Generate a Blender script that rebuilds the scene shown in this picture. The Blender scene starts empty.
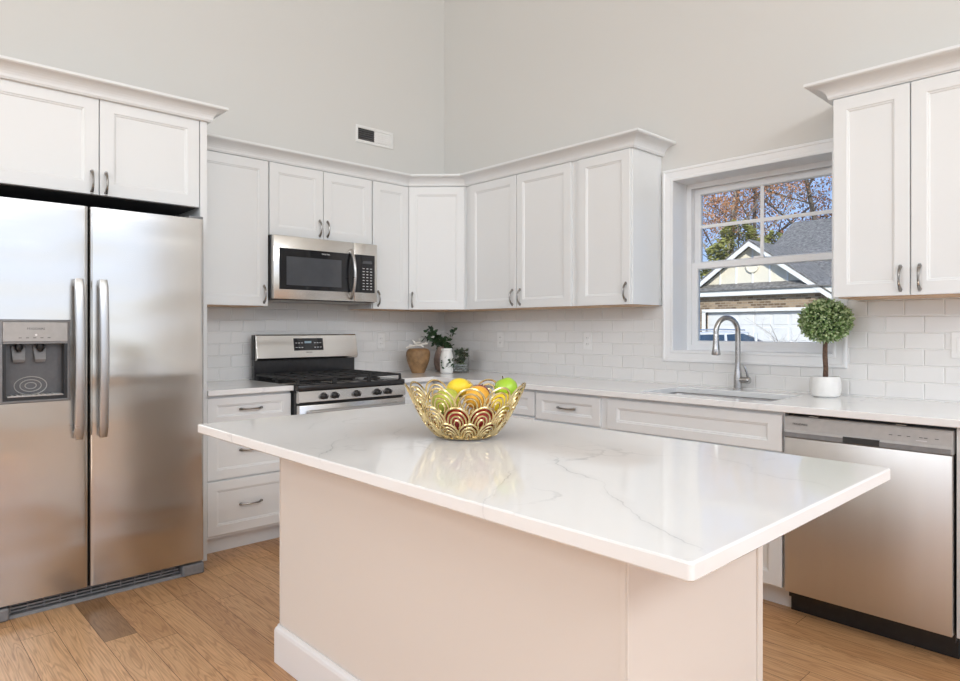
import bpy, bmesh, math, random
from mathutils import Vector, Matrix

random.seed(7)
sc = bpy.context.scene
PI = math.pi

# ------------------------------------------------------------------ camera
cam_d = bpy.data.cameras.new('camera'); cam = bpy.data.objects.new('camera', cam_d)
sc.collection.objects.link(cam); sc.camera = cam
cam_d.sensor_fit = 'HORIZONTAL'; cam_d.sensor_width = 36.0
cam_d.lens = 659.65 / 960 * 36.0
cam.location = (4.1878, -3.5347, 1.2295)
cam.rotation_euler = (PI / 2, 0, 0.8158)
cam_d.shift_y = -(340.5 - 329.42) / 960
cam_d.clip_start = 0.02; cam_d.clip_end = 400

# ------------------------------------------------------------------ world, sun, daylight
W = bpy.data.worlds.new('world'); sc.world = W; W.use_nodes = True
nt = W.node_tree; nt.nodes.clear()
wo = nt.nodes.new('ShaderNodeOutputWorld'); bg = nt.nodes.new('ShaderNodeBackground')
tc = nt.nodes.new('ShaderNodeTexCoord'); sp = nt.nodes.new('ShaderNodeSeparateXYZ'); rp = nt.nodes.new('ShaderNodeValToRGB')
nt.links.new(tc.outputs['Generated'], sp.inputs[0]); nt.links.new(sp.outputs['Z'], rp.inputs[0])
rp.color_ramp.elements[0].position = 0.0; rp.color_ramp.elements[0].color = (.70, .72, .74, 1)
_e = rp.color_ramp.elements.new(.10); _e.color = (.45, .60, .90, 1)
rp.color_ramp.elements[-1].position = .5; rp.color_ramp.elements[-1].color = (.20, .38, .80, 1)
nt.links.new(rp.outputs[0], bg.inputs[0]); bg.inputs[1].default_value = 0.85
nt.links.new(bg.outputs[0], wo.inputs[0])

def light(name, kind, energy, color, loc, direction, size=None, size_y=None):
    l = bpy.data.lights.new(name, kind); l.energy = energy; l.color = color
    o = bpy.data.objects.new(name, l); sc.collection.objects.link(o); o.location = loc
    o.rotation_euler = Vector(direction).to_track_quat('-Z', 'Y').to_euler()
    if size: l.shape = 'RECTANGLE'; l.size = size; l.size_y = size_y
    return o
SUN = light('sun', 'SUN', 3.3, (1, .94, .85), (8, -12, 14), (-.52, .68, -.45))
SUN.data.angle = .01
# area lamps standing in for daylight at the openings behind the camera
light('daylight_side', 'AREA', 31, (.93, .965, 1), (7.55, -3.55, 1.68), (-1, 0, 0), 6.7, 2.5)
light('side_high_fill', 'AREA', 118, (.93, .965, 1), (7.55, -3.55, 3.65), (-1, 0, 0), 6.7, 1.0)  # added fill, set high so the fridge does not mirror it
light('daylight_rear', 'AREA', 14, (.93, .965, 1), (3.2, -8.15, 1.5), (0, 1, 0), 5.2, 2.3)
light('daylight_high', 'AREA', 84, (.93, .965, 1), (3.2, -8.15, 3.45), (0, 1, 0), 5.2, 1.1)

sc.view_settings.view_transform = 'Standard'; sc.view_settings.look = 'None'
sc.view_settings.gamma = 1; sc.view_settings.use_curve_mapping = False
sc.view_settings.exposure = 0.49
sc.cycles.max_bounces = 10; sc.cycles.diffuse_bounces = 6; sc.cycles.glossy_bounces = 5
sc.cycles.transparent_max_bounces = 12
sc.cycles.caustics_reflective = False; sc.cycles.caustics_refractive = False

# ------------------------------------------------------------------ materials
MATS = {}
def _new(name):
    m = bpy.data.materials.new(name); m.use_nodes = True; MATS[name] = m
    return m, m.node_tree, m.node_tree.nodes['Principled BSDF']
def mat(name, col, rough=.5, metal=0, noise=None, bump=0, bscale=60, **kw):
    """noise = (scale, amount) varies the base colour a little"""
    m, t, b = _new(name); N = t.nodes; L = t.links
    b.inputs['Base Color'].default_value = (*col, 1); b.inputs['Roughness'].default_value = rough; b.inputs['Metallic'].default_value = metal
    for k, v in kw.items(): b.inputs[k.replace('_', ' ')].default_value = v
    if noise or bump:
        tc = N.new('ShaderNodeTexCoord')
    if noise:
        n = N.new('ShaderNodeTexNoise'); n.inputs['Scale'].default_value = noise[0]; n.inputs['Detail'].default_value = 4
        L.new(tc.outputs['Object'], n.inputs['Vector'])
        r = N.new('ShaderNodeValToRGB'); a = noise[1]
        r.color_ramp.elements[0].color = (*[c * (1 - a) for c in col], 1); r.color_ramp.elements[1].color = (*[min(1, c * (1 + a)) for c in col], 1)
        r.color_ramp.elements[0].position = .3; r.color_ramp.elements[1].position = .7
        L.new(n.outputs['Fac'], r.inputs[0]); L.new(r.outputs[0], b.inputs['Base Color'])
    if bump:
        n = N.new('ShaderNodeTexNoise'); n.inputs['Scale'].default_value = bscale; n.inputs['Detail'].default_value = 3
        L.new(tc.outputs['Object'], n.inputs['Vector'])
        bp = N.new('ShaderNodeBump'); bp.inputs['Strength'].default_value = bump; bp.inputs['Distance'].default_value = .01
        L.new(n.outputs['Fac'], bp.inputs['Height']); L.new(bp.outputs[0], b.inputs['Normal'])
    return m

mat('wall_paint', (.665, .66, .64), .75, bump=.03, bscale=220)
mat('ceiling_paint', (.82, .82, .80), .8, bump=.03, bscale=150)
mat('cabinet_white', (.78, .795, .80), .34, bump=.01, bscale=120)
mat('trim_white', (.83, .84, .85), .3, bump=.01, bscale=120)
mat('island_bounce_paint', (.775, .725, .67), .38, bump=.01, bscale=120)  # cream tint holds warm floor bounce on a white cabinet
mat('raw_wood', (.62, .42, .27), .6, noise=(30, .15))
mat('black_plastic', (.015, .015, .016), .35, noise=(50, .2))
mat('black_glass', (.012, .012, .014), .05, noise=(8, .1))
mat('window_tint', (.07, .075, .085), .08, noise=(8, .1))
mat('cast_iron', (.022, .022, .023), .55, bump=.2, bscale=300)
mat('enamel_black', (.02, .02, .022), .18, noise=(30, .2))
mat('grey_plastic', (.20, .20, .205), .45, noise=(40, .1))
mat('recess_grey', (.11, .11, .115), .3, noise=(40, .1))
mat('light_grey_plastic', (.42, .41, .40), .4, noise=(40, .05))
mat('nickel', (.30, .285, .27), .25, 1, noise=(60, .1))
mat('faucet_steel', (.46, .45, .44), .27, 1, noise=(60, .08))
mat('gold', (.70, .55, .28), .22, 1, noise=(60, .12))
mat('outlet_white', (.80, .80, .79), .35, noise=(40, .02))
mat('dark_louver', (.10, .10, .105), .5, noise=(40, .1))
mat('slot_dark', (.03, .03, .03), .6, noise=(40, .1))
mat('text_dark', (.10, .10, .10), .5, noise=(40, .1))
mat('text_light', (.6, .6, .62), .5, noise=(40, .1))
mat('display_glow', (.3, .42, .5), .4, noise=(40, .1))
mat('vinyl_white', (.84, .85, .86), .35, noise=(20, .01))
mat('jute', (.62, .55, .42), .8, noise=(80, .2))
mat('driftwood', (.83, .80, .74), .7, noise=(40, .12), bump=.2)
mat('tan_pottery', (.30, .175, .08), .6, noise=(22, .35), bump=.3, bscale=40)
mat('brown_glaze', (.24, .17, .14), .4, noise=(30, .3))
mat('white_ceramic', (.82, .82, .80), .35, noise=(30, .03), bump=.04, bscale=90)
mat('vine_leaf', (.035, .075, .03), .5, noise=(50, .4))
mat('vine_stem', (.10, .085, .05), .7, noise=(50, .3))
mat('petal_white', (.82, .82, .78), .6, noise=(60, .05))
mat('boxwood_leaf', (.20, .31, .11), .5, noise=(70, .4))
mat('boxwood_light', (.42, .52, .28), .5, noise=(70, .3))
mat('topiary_bark', (.13, .075, .05), .8, noise=(90, .5), bump=.6, bscale=120)
mat('potting_soil', (.06, .04, .03), .9, noise=(100, .4), bump=.5)
mat('pebble', (.72, .72, .73), .5, noise=(60, .1))
mat('lemon', (.90, .66, .03), .35, noise=(30, .06), bump=.25, bscale=180)
mat('mango_orange', (.88, .42, .04), .38, noise=(18, .2), bump=.1, bscale=150)
mat('green_apple', (.36, .58, .04), .25, noise=(25, .15))
mat('lime_pear', (.46, .50, .06), .35, noise=(25, .22), bump=.1, bscale=150)
mat('red_apple', (.33, .02, .02), .22, noise=(25, .5))
mat('stem_brown', (.11, .07, .03), .7, noise=(60, .3))
# outside
mat('siding', (.82, .75, .60), .7, noise=(4, .03))
mat('siding_trim', (.88, .86, .80), .6, noise=(4, .03))
mat('garage_white', (.78, .76, .72), .5, noise=(4, .03))
mat('slate_shingle', (.20, .185, .165), .9, noise=(9, .45), bump=1.0, bscale=9)
mat('bark_grey', (.15, .115, .09), .9, noise=(8, .4))
mat('bark_pale', (.42, .36, .30), .9, noise=(8, .3))
mat('autumn_leaf', (.50, .22, .085), .7, noise=(2.5, .5))
mat('russet_leaf', (.36, .14, .06), .7, noise=(2.5, .5))
mat('evergreen_leaf', (.24, .24, .06), .8, noise=(2.5, .55))
mat('car_silver', (.66, .66, .65), .35, 0, noise=(5, .03))
mat('car_window', (.03, .055, .09), .25, noise=(5, .1))
mat('tyre', (.03, .03, .03), .8, noise=(20, .2))
mat('grass', (.20, .20, .12), .95, noise=(3, .4), bump=.5, bscale=20)
mat('asphalt', (.28, .27, .26), .9, noise=(20, .15))

def steel(name, col, rough, aniso, rot, wave=.0, brush=(400, 1, 1)):
    m, t, b = _new(name); N = t.nodes; L = t.links
    b.inputs['Metallic'].default_value = 1; b.inputs['Anisotropic'].default_value = aniso; b.inputs['Anisotropic Rotation'].default_value = rot
    tc = N.new('ShaderNodeTexCoord'); mp = N.new('ShaderNodeMapping'); mp.inputs['Scale'].default_value = brush
    n = N.new('ShaderNodeTexNoise'); n.inputs['Scale'].default_value = 1; n.inputs['Detail'].default_value = 3
    L.new(tc.outputs['Object'], mp.inputs[0]); L.new(mp.outputs[0], n.inputs['Vector'])
    mr = N.new('ShaderNodeMapRange'); mr.inputs['To Min'].default_value = rough * .8; mr.inputs['To Max'].default_value = rough * 1.2
    L.new(n.outputs['Fac'], mr.inputs['Value']); L.new(mr.outputs[0], b.inputs['Roughness'])
    r = N.new('ShaderNodeValToRGB'); r.color_ramp.elements[0].color = (*[c * .97 for c in col], 1); r.color_ramp.elements[1].color = (*[min(1, c * 1.03) for c in col], 1)
    L.new(n.outputs['Fac'], r.inputs[0]); L.new(r.outputs[0], b.inputs['Base Color'])
    tg = N.new('ShaderNodeTangent'); tg.direction_type = 'RADIAL'; tg.axis = 'Z'; L.new(tg.outputs[0], b.inputs['Tangent'])
    if wave:
        w = N.new('ShaderNodeTexNoise'); w.inputs['Scale'].default_value = 2.2; w.inputs['Detail'].default_value = 1
        m2 = N.new('ShaderNodeMapping'); m2.inputs['Scale'].default_value = (1, .7, 2.2)
        L.new(tc.outputs['Object'], m2.inputs[0]); L.new(m2.outputs[0], w.inputs['Vector'])
        bp = N.new('ShaderNodeBump'); bp.inputs['Strength'].default_value = wave; bp.inputs['Distance'].default_value = .02
        L.new(w.outputs['Fac'], bp.inputs['Height']); L.new(bp.outputs[0], b.inputs['Normal'])
    return m
steel('fridge_steel', (.60, .58, .55), .2, .6, 0, .5, (2, 2, 500))
steel('steel', (.66, .635, .60), .22, .5, 0, .0, (2, 2, 400))
steel('dishwasher_steel', (.66, .645, .625), .38, .3, .25, .02, (24, 24, .3))
steel('handle_steel', (.50, .495, .49), .3, .3, 0, .0, (2, 2, 100))
steel('sink_steel', (.30, .30, .31), .3, .3, 0, .0, (60, 60, 60))

def glass(name, tint=(.95, .98, 1), gloss=1.0):
    m, t, b = _new(name); N = t.nodes; L = t.links; N.remove(b)
    out = N['Material Output']; mx = N.new('ShaderNodeMixShader'); tr = N.new('ShaderNodeBsdfTransparent'); gl = N.new('ShaderNodeBsdfGlossy')
    fr = N.new('ShaderNodeFresnel'); fr.inputs[0].default_value = 1.45; gl.inputs['Roughness'].default_value = .02
    tr.inputs[0].default_value = (*tint, 1)
    mu = N.new('ShaderNodeMath'); mu.operation = 'MULTIPLY'; mu.inputs[1].default_value = gloss; L.new(fr.outputs[0], mu.inputs[0])
    L.new(mu.outputs[0], mx.inputs[0]); L.new(tr.outputs[0], mx.inputs[1]); L.new(gl.outputs[0], mx.inputs[2]); L.new(mx.outputs[0], out.inputs[0])
glass('pane_glass', gloss=.6); glass('vase_glass', (.93, .95, .95), 1.3)

def tile_mat(name, along, shift):
    m, t, b = _new(name); N = t.nodes; L = t.links
    g = N.new('ShaderNodeNewGeometry'); s = N.new('ShaderNodeSeparateXYZ'); L.new(g.outputs['Position'], s.inputs[0])
    a1 = N.new('ShaderNodeMath'); a1.operation = 'SUBTRACT'; a1.inputs[1].default_value = shift; L.new(s.outputs[along], a1.inputs[0])
    a2 = N.new('ShaderNodeMath'); a2.operation = 'SUBTRACT'; a2.inputs[1].default_value = .909; L.new(s.outputs['Z'], a2.inputs[0])
    c = N.new('ShaderNodeCombineXYZ'); L.new(a1.outputs[0], c.inputs[0]); L.new(a2.outputs[0], c.inputs[1])
    def brick(ms, sm):
        k = N.new('ShaderNodeTexBrick'); k.offset = .5; k.offset_frequency = 2; k.squash = 1
        for n_, v in (('Scale', 1), ('Mortar Size', ms), ('Mortar Smooth', sm), ('Bias', 0), ('Brick Width', .1552), ('Row Height', .0765)): k.inputs[n_].default_value = v
        k.inputs['Color1'].default_value = (.78, .775, .765, 1); k.inputs['Color2'].default_value = (.745, .74, .73, 1); k.inputs['Mortar'].default_value = (.86, .86, .85, 1)
        L.new(c.outputs[0], k.inputs['Vector']); return k
    k = brick(.0016, .1); L.new(k.outputs['Color'], b.inputs['Base Color'])
    k2 = brick(.005, .9)
    n = N.new('ShaderNodeTexNoise'); n.inputs['Scale'].default_value = 14; n.inputs['Detail'].default_value = 1; L.new(g.outputs['Position'], n.inputs['Vector'])
    m1 = N.new('ShaderNodeMath'); m1.operation = 'MULTIPLY'; m1.inputs[1].default_value = .5; L.new(n.outputs['Fac'], m1.inputs[0])
    m2 = N.new('ShaderNodeMath'); m2.operation = 'SUBTRACT'; L.new(m1.outputs[0], m2.inputs[0]); L.new(k2.outputs['Fac'], m2.inputs[1])
    bp = N.new('ShaderNodeBump'); bp.inputs['Strength'].default_value = .8; bp.inputs['Distance'].default_value = .003
    L.new(m2.outputs[0], bp.inputs['Height']); L.new(bp.outputs[0], b.inputs['Normal'])
    b.inputs['Roughness'].default_value = .14
tile_mat('tile_back', 'X', 3.153); tile_mat('tile_left', 'Y', -1.64)

def quartz(name, lines=()):
    m, t, b = _new(name); N = t.nodes; L = t.links
    g = N.new('ShaderNodeNewGeometry')
    def noise(scale, det, off=0):
        mp = N.new('ShaderNodeMapping'); mp.inputs['Location'].default_value = (off, off * .7, 0); L.new(g.outputs['Position'], mp.inputs[0])
        n = N.new('ShaderNodeTexNoise'); n.inputs['Scale'].default_value = scale; n.inputs['Detail'].default_value = det; L.new(mp.outputs[0], n.inputs['Vector']); return n.outputs['Fac']
    def math_(op, a, bb=None, clamp=False):
        k = N.new('ShaderNodeMath'); k.operation = op; k.use_clamp = clamp
        for i, v in enumerate((a, bb)):
            if v is None: continue
            if isinstance(v, (int, float)): k.inputs[i].default_value = v
            else: L.new(v, k.inputs[i])
        return k.outputs[0]
    # general fine veins: thin level sets of noise, masked by other noise
    d = math_('ABSOLUTE', math_('SUBTRACT', noise(1.5, 6), .5))
    v = math_('SUBTRACT', 1, math_('MULTIPLY', d, 150), True)
    mask = math_('MULTIPLY', math_('SUBTRACT', noise(4, 2, 5), .5), 5, True)
    vein = math_('MULTIPLY', math_('MULTIPLY', v, mask), .55)
    s = N.new('ShaderNodeSeparateXYZ'); L.new(g.outputs['Position'], s.inputs[0])
    wob = math_('MULTIPLY', math_('SUBTRACT', noise(7, 6, 2), .5), .13)
    wob2 = math_('MULTIPLY', math_('SUBTRACT', noise(2.2, 1, 9), .5), .12)
    fade = math_('ADD', math_('MULTIPLY', math_('SUBTRACT', noise(6, 2, 3), .35), 3.5, True), .25, True)
    for (x0, y0, x1, y1, w, st) in lines:
        ln = math.hypot(x1 - x0, y1 - y0); nx, ny = -(y1 - y0) / ln, (x1 - x0) / ln; tx, ty = (x1 - x0) / ln, (y1 - y0) / ln
        c0 = -(nx * x0 + ny * y0); ct = -(tx * x0 + ty * y0)
        dist = math_('ABSOLUTE', math_('ADD', math_('ADD', math_('MULTIPLY', s.outputs['X'], nx), math_('ADD', math_('MULTIPLY', s.outputs['Y'], ny), c0)), math_('ADD', wob, wob2)))
        al = math_('ADD', math_('MULTIPLY', s.outputs['X'], tx), math_('ADD', math_('MULTIPLY', s.outputs['Y'], ty), ct))
        ends = math_('MULTIPLY', math_('MULTIPLY', al, 12, True), math_('MULTIPLY', math_('SUBTRACT', ln, al), 12, True))
        vv = math_('SUBTRACT', 1, math_('DIVIDE', dist, w), True)
        halo = math_('MULTIPLY', math_('SUBTRACT', 1, math_('DIVIDE', dist, w * 7), True), .22)
        vv = math_('MULTIPLY', math_('MULTIPLY', math_('MAXIMUM', vv, halo), ends), math_('MULTIPLY', fade, st))
        vein = math_('MAXIMUM', vein, vv)
    cloud = math_('MULTIPLY', math_('SUBTRACT', noise(2.5, 4, 12), .35), 1.1, True)
    mc = N.new('ShaderNodeMixRGB'); mc.inputs[1].default_value = (.86, .865, .865, 1); mc.inputs[2].default_value = (.82, .83, .84, 1); L.new(cloud, mc.inputs[0])
    mv = N.new('ShaderNodeMixRGB'); mv.inputs[2].default_value = (.46, .48, .50, 1); L.new(vein, mv.inputs[0]); L.new(mc.outputs[0], mv.inputs[1])
    L.new(mv.outputs[0], b.inputs['Base Color']); b.inputs['Roughness'].default_value = .07
quartz('quartz_plain')
quartz('quartz_island', [(3.05, -2.22, 3.72, -2.63, .0035, .9), (2.36, -2.40, 2.72, -2.70, .003, .75), (3.10, -2.42, 3.33, -2.72, .003, .7),
                         (2.40, -2.20, 2.62, -2.42, .0025, .55), (3.2, -1.9, 3.7, -2.1, .0025, .5), (2.02, -2.25, 2.28, -2.5, .0025, .4)])

# oak planks: per-plank attribute 'tone' drives colour and grain offset, UV = metres on the plank
m, t, b = _new('oak_floor'); N = t.nodes; L = t.links
at = N.new('ShaderNodeAttribute'); at.attribute_name = 'tone'; uv = N.new('ShaderNodeUVMap'); uv.uv_map = 'UVMap'
sx = N.new('ShaderNodeSeparateXYZ'); L.new(at.outputs['Color'], sx.inputs[0])
co = N.new('ShaderNodeCombineXYZ'); L.new(sx.outputs['Y'], co.inputs[0]); L.new(sx.outputs['Z'], co.inputs[1])
mu = N.new('ShaderNodeVectorMath'); mu.operation = 'SCALE'; mu.inputs['Scale'].default_value = 40; L.new(co.outputs[0], mu.inputs[0])
ad = N.new('ShaderNodeVectorMath'); L.new(uv.outputs[0], ad.inputs[0]); L.new(mu.outputs[0], ad.inputs[1])
mp = N.new('ShaderNodeMapping'); mp.inputs['Scale'].default_value = (.9, 11, 1); L.new(ad.outputs[0], mp.inputs[0])
n1 = N.new('ShaderNodeTexNoise'); n1.inputs['Scale'].default_value = 1.6; n1.inputs['Detail'].default_value = 2; n1.inputs['Distortion'].default_value = .4; L.new(mp.outputs[0], n1.inputs['Vector'])
fr = N.new('ShaderNodeMath'); fr.operation = 'MULTIPLY'; fr.inputs[1].default_value = 13; L.new(n1.outputs['Fac'], fr.inputs[0])
sn = N.new('ShaderNodeMath'); sn.operation = 'SINE'; ff = N.new('ShaderNodeMath'); ff.operation = 'MULTIPLY'; ff.inputs[1].default_value = 6.283; L.new(fr.outputs[0], ff.inputs[0]); L.new(ff.outputs[0], sn.inputs[0])
mr = N.new('ShaderNodeMapRange'); mr.inputs['From Min'].default_value = .1; mr.inputs['From Max'].default_value = 1; mr.inputs['To Min'].default_value = 0; mr.inputs['To Max'].default_value = .6; L.new(sn.outputs[0], mr.inputs['Value'])
mp2 = N.new('ShaderNodeMapping'); mp2.inputs['Scale'].default_value = (7, 170, 1); L.new(ad.outputs[0], mp2.inputs[0])
n2 = N.new('ShaderNodeTexNoise'); n2.inputs['Scale'].default_value = 1; n2.inputs['Detail'].default_value = 4; L.new(mp2.outputs[0], n2.inputs['Vector'])
r1 = N.new('ShaderNodeValToRGB'); cr = r1.color_ramp
cr.elements[0].position = 0; cr.elements[0].color = (.20, .12, .06, 1); cr.elements[1].position = 1; cr.elements[1].color = (.84, .54, .29, 1)
e = cr.elements.new(.25); e.color = (.58, .325, .155, 1); e = cr.elements.new(.6); e.color = (.72, .43, .215, 1)
L.new(sx.outputs['X'], r1.inputs[0])
g1 = N.new('ShaderNodeMixRGB'); g1.blend_type = 'MULTIPLY'; g1.inputs[2].default_value = (.62, .52, .44, 1); L.new(mr.outputs[0], g1.inputs[0]); hv = N.new('ShaderNodeMixRGB'); hv.inputs[2].default_value = (.52, .29, .14, 1); hm = N.new('ShaderNodeMath'); hm.operation = 'MULTIPLY'; hm.inputs[1].default_value = .4; L.new(sx.outputs['Z'], hm.inputs[0]); L.new(hm.outputs[0], hv.inputs[0]); L.new(r1.outputs[0], hv.inputs[1]); L.new(hv.outputs[0], g1.inputs[1])
r2 = N.new('ShaderNodeMapRange'); r2.inputs['From Min'].default_value = .35; r2.inputs['From Max'].default_value = .75; r2.inputs['To Min'].default_value = 0; r2.inputs['To Max'].default_value = .55; L.new(n2.outputs['Fac'], r2.inputs['Value'])
g2 = N.new('ShaderNodeMixRGB'); g2.blend_type = 'MULTIPLY'; g2.inputs[2].default_value = (.46, .35, .27, 1); L.new(r2.outputs[0], g2.inputs[0]); L.new(g1.outputs[0], g2.inputs[1])
L.new(g2.outputs[0], b.inputs['Base Color']); b.inputs['Roughness'].default_value = .33
bp = N.new('ShaderNodeBump'); bp.inputs['Strength'].default_value = .15; bp.inputs['Distance'].default_value = .002; L.new(n2.outputs['Fac'], bp.inputs['Height']); L.new(bp.outputs[0], b.inputs['Normal'])
mat('floor_gap', (.10, .06, .035), .8, noise=(20, .2))

# brick for the neighbour's garage
m, t, b = _new('brick_band'); N = t.nodes; L = t.links
tcn = N.new('ShaderNodeNewGeometry'); s = N.new('ShaderNodeSeparateXYZ'); L.new(tcn.outputs['Position'], s.inputs[0])
c = N.new('ShaderNodeCombineXYZ'); L.new(s.outputs['X'], c.inputs[0]); L.new(s.outputs['Z'], c.inputs[1])
k = N.new('ShaderNodeTexBrick'); L.new(c.outputs[0], k.inputs['Vector'])
for n_, v in (('Scale', 1), ('Mortar Size', .012), ('Brick Width', .21), ('Row Height', .09), ('Bias', -.1)): k.inputs[n_].default_value = v
k.inputs['Color1'].default_value = (.16, .10, .055, 1); k.inputs['Color2'].default_value = (.46, .33, .21, 1); k.inputs['Mortar'].default_value = (.36, .29, .21, 1)
L.new(k.outputs['Color'], b.inputs['Base Color']); b.inputs['Roughness'].default_value = .9

# ------------------------------------------------------------------ mesh helpers
def world_frame(): return lambda a, n, z: (a, n, z)
def frame(ox, oy, deg):
    """a runs to the viewer's right along the face, n comes out of the face, z is up"""
    c, s = math.cos(math.radians(deg)), math.sin(math.radians(deg))
    return lambda a, n, z: (ox + a * c + n * s, oy + a * s - n * c, z)
class MB:
    def __init__(s, F=None): s.bm = bmesh.new(); s.F = F or world_frame()
    def P(s, p): return s.bm.verts.new(s.F(*p))
    def rings(s, rings, cap0=True, cap1=True, close=True):
        R = [[s.P(p) for p in r] for r in rings]; n = len(R[0]); fs = []
        for i in range(len(R) - 1):
            for j in range(n if close else n - 1):
                k = (j + 1) % n; fs.append(s.bm.faces.new((R[i][j], R[i][k], R[i + 1][k], R[i + 1][j])))
        if cap0: fs.append(s.bm.faces.new(R[0][::-1]))
        if cap1: fs.append(s.bm.faces.new(R[-1]))
        return s
    def box(s, a0, a1, n0, n1, z0, z1, bev=0, seg=2):
        vs = [s.P(p) for p in ((a0, n0, z0), (a1, n0, z0), (a1, n1, z0), (a0, n1, z0), (a0, n0, z1), (a1, n0, z1), (a1, n1, z1), (a0, n1, z1))]
        fs = [s.bm.faces.new([vs[i] for i in q]) for q in ((3, 2, 1, 0), (4, 5, 6, 7), (0, 1, 5, 4), (1, 2, 6, 5), (2, 3, 7, 6), (3, 0, 4, 7))]
        if bev:
            es = list({e for f in fs for e in f.edges})
            bmesh.ops.bevel(s.bm, geom=es, offset=bev, segments=seg, profile=.5, affect='EDGES')
        return s
    def shaker(s, a0, a1, z0, z1, n0, t, stile=.056, rail=None, rec=.009):
        rail = rail or stile
        def ring(d, n, e=None):
            e = d if e is None else e
            return [(a0 + d, n, z0 + e), (a1 - d, n, z0 + e), (a1 - d, n, z1 - e), (a0 + d, n, z1 - e)]
        N1 = n0 + t
        s.rings([ring(0, n0), ring(0, N1 - .002), ring(.002, N1), ring(stile, N1, rail), ring(stile + .002, N1 - .004, rail + .002), ring(stile + .008, N1 - .005, rail + .008), ring(stile + .011, N1 - rec, rail + .011)])
        return s
    def tube(s, pts, r, sides=10, sq=1.0, caps=True, up=(0, 0, 1)):
        pts = [Vector(p) for p in pts]; n = len(pts); R = [r] * n if isinstance(r, (int, float)) else list(r)
        prev = None; rings = []
        for i in range(n):
            d = (pts[min(i + 1, n - 1)] - pts[max(i - 1, 0)]).normalized()
            if prev is None:
                ref = Vector(up) if abs(d.dot(Vector(up))) < .95 else Vector((1, 0, 0)); u = d.cross(ref).normalized()
            else:
                u = (prev - d * prev.dot(d)).normalized()
            prev = u; v = d.cross(u)
            rings.append([tuple(pts[i] + (u * math.cos(2 * PI * k / sides) + v * sq * math.sin(2 * PI * k / sides)) * R[i]) for k in range(sides)])
        s.rings(rings, caps, caps); return s
    def lathe(s, cx, cy, prof, sides=28, axis='z', cap0=True, cap1=True):
        """prof: (radius, height) pairs; axis 'n' spins around n"""
        rg = []
        for r, h in prof:
            r = max(r, .0003)
            if axis == 'z': rg.append([(cx + r * math.cos(2 * PI * k / sides), cy + r * math.sin(2 * PI * k / sides), h) for k in range(sides)])
            else: rg.append([(cx + r * math.cos(2 * PI * k / sides), h, cy + r * math.sin(2 * PI * k / sides)) for k in range(sides)])
        s.rings(rg, cap0, cap1); return s
    def prism(s, pts, z0, z1, bev=0):
        s.rings([[(x, y, z0) for x, y in pts], [(x, y, z1) for x, y in pts]])
        return s
    def grid(s, As, Zs, mask, n0, n1, axes='az'):
        """slab built of cells; mask(i,j) False leaves a hole; one clean skin"""
        V = {}
        def v(i, j, k):
            if (i, j, k) not in V:
                p = (As[i], (n0, n1)[k], Zs[j]) if axes == 'az' else (As[i], Zs[j], (n0, n1)[k])
                V[i, j, k] = s.P(p)
            return V[i, j, k]
        na, nz = len(As) - 1, len(Zs) - 1
        ok = lambda i, j: 0 <= i < na and 0 <= j < nz and mask(i, j)
        for i in range(na):
            for j in range(nz):
                if not ok(i, j): continue
                s.bm.faces.new((v(i, j, 1), v(i + 1, j, 1), v(i + 1, j + 1, 1), v(i, j + 1, 1)))
                s.bm.faces.new((v(i, j, 0), v(i, j + 1, 0), v(i + 1, j + 1, 0), v(i + 1, j, 0)))
                for di, dj, e in ((-1, 0, ((i, j), (i, j + 1))), (1, 0, ((i + 1, j), (i + 1, j + 1))), (0, -1, ((i, j), (i + 1, j))), (0, 1, ((i, j + 1), (i + 1, j + 1)))):
                    if not ok(i + di, j + dj):
                        (p, q), (r_, t_) = e; s.bm.faces.new((v(p, q, 0), v(r_, t_, 0), v(r_, t_, 1), v(p, q, 1)))
        return s
    def blob(s, c, r, sx=1, sy=1, sz=1, seg=16, dip=0.0, rot=None):
        rg = []
        M = rot or Matrix.Identity(3)
        for i in range(seg // 2 + 1):
            th = PI * i / (seg // 2); rr = max(math.sin(th), .01); zz = math.cos(th)
            k = 1 - dip * math.exp(-(rr / .35) ** 2)
            rg.append([tuple(Vector(c) + M @ Vector((r * sx * rr * math.cos(2 * PI * j / seg), r * sy * rr * math.sin(2 * PI * j / seg), r * sz * zz * k))) for j in range(seg)])
        s.rings(rg); return s
    def build(s, name, m, parent=None, origin=None, smooth=False, bevel=0, angle=35):
        bmesh.ops.recalc_face_normals(s.bm, faces=s.bm.faces)
        me = bpy.data.meshes.new(name)
        o = bpy.data.objects.new(name, me); sc.collection.objects.link(o)
        if parent is not None: off = Vector(parent['_o']); o.parent = parent
        else:
            xs = [v.co for v in s.bm.verts]
            off = Vector(((min(v.x for v in xs) + max(v.x for v in xs)) / 2, (min(v.y for v in xs) + max(v.y for v in xs)) / 2, min(v.z for v in xs))) if origin is None else Vector(origin)
            o.location = off
        o['_o'] = tuple(off)
        bmesh.ops.translate(s.bm, verts=s.bm.verts, vec=-off)
        s.bm.to_mesh(me); s.bm.free()
        if smooth:
            for p in me.polygons: p.use_smooth = True
            me.set_sharp_from_angle(angle=math.radians(angle))
        me.materials.append(MATS[m])
        if bevel:
            b_ = o.modifiers.new('bevel', 'BEVEL'); b_.width = bevel; b_.segments = 2; b_.limit_method = 'ANGLE'; b_.angle_limit = math.radians(30)
        return o
def tag(o, label, cat, group=None, kind=None):
    o['label'] = label; o['category'] = cat
    if group: o['group'] = group
    if kind: o['kind'] = kind
    return o
def thing(name, loc, label, cat, group=None):
    o = bpy.data.objects.new(name, None); sc.collection.objects.link(o); o.location = loc; o['_o'] = tuple(loc); o.empty_display_size = .1
    return tag(o, label, cat, group)
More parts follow.
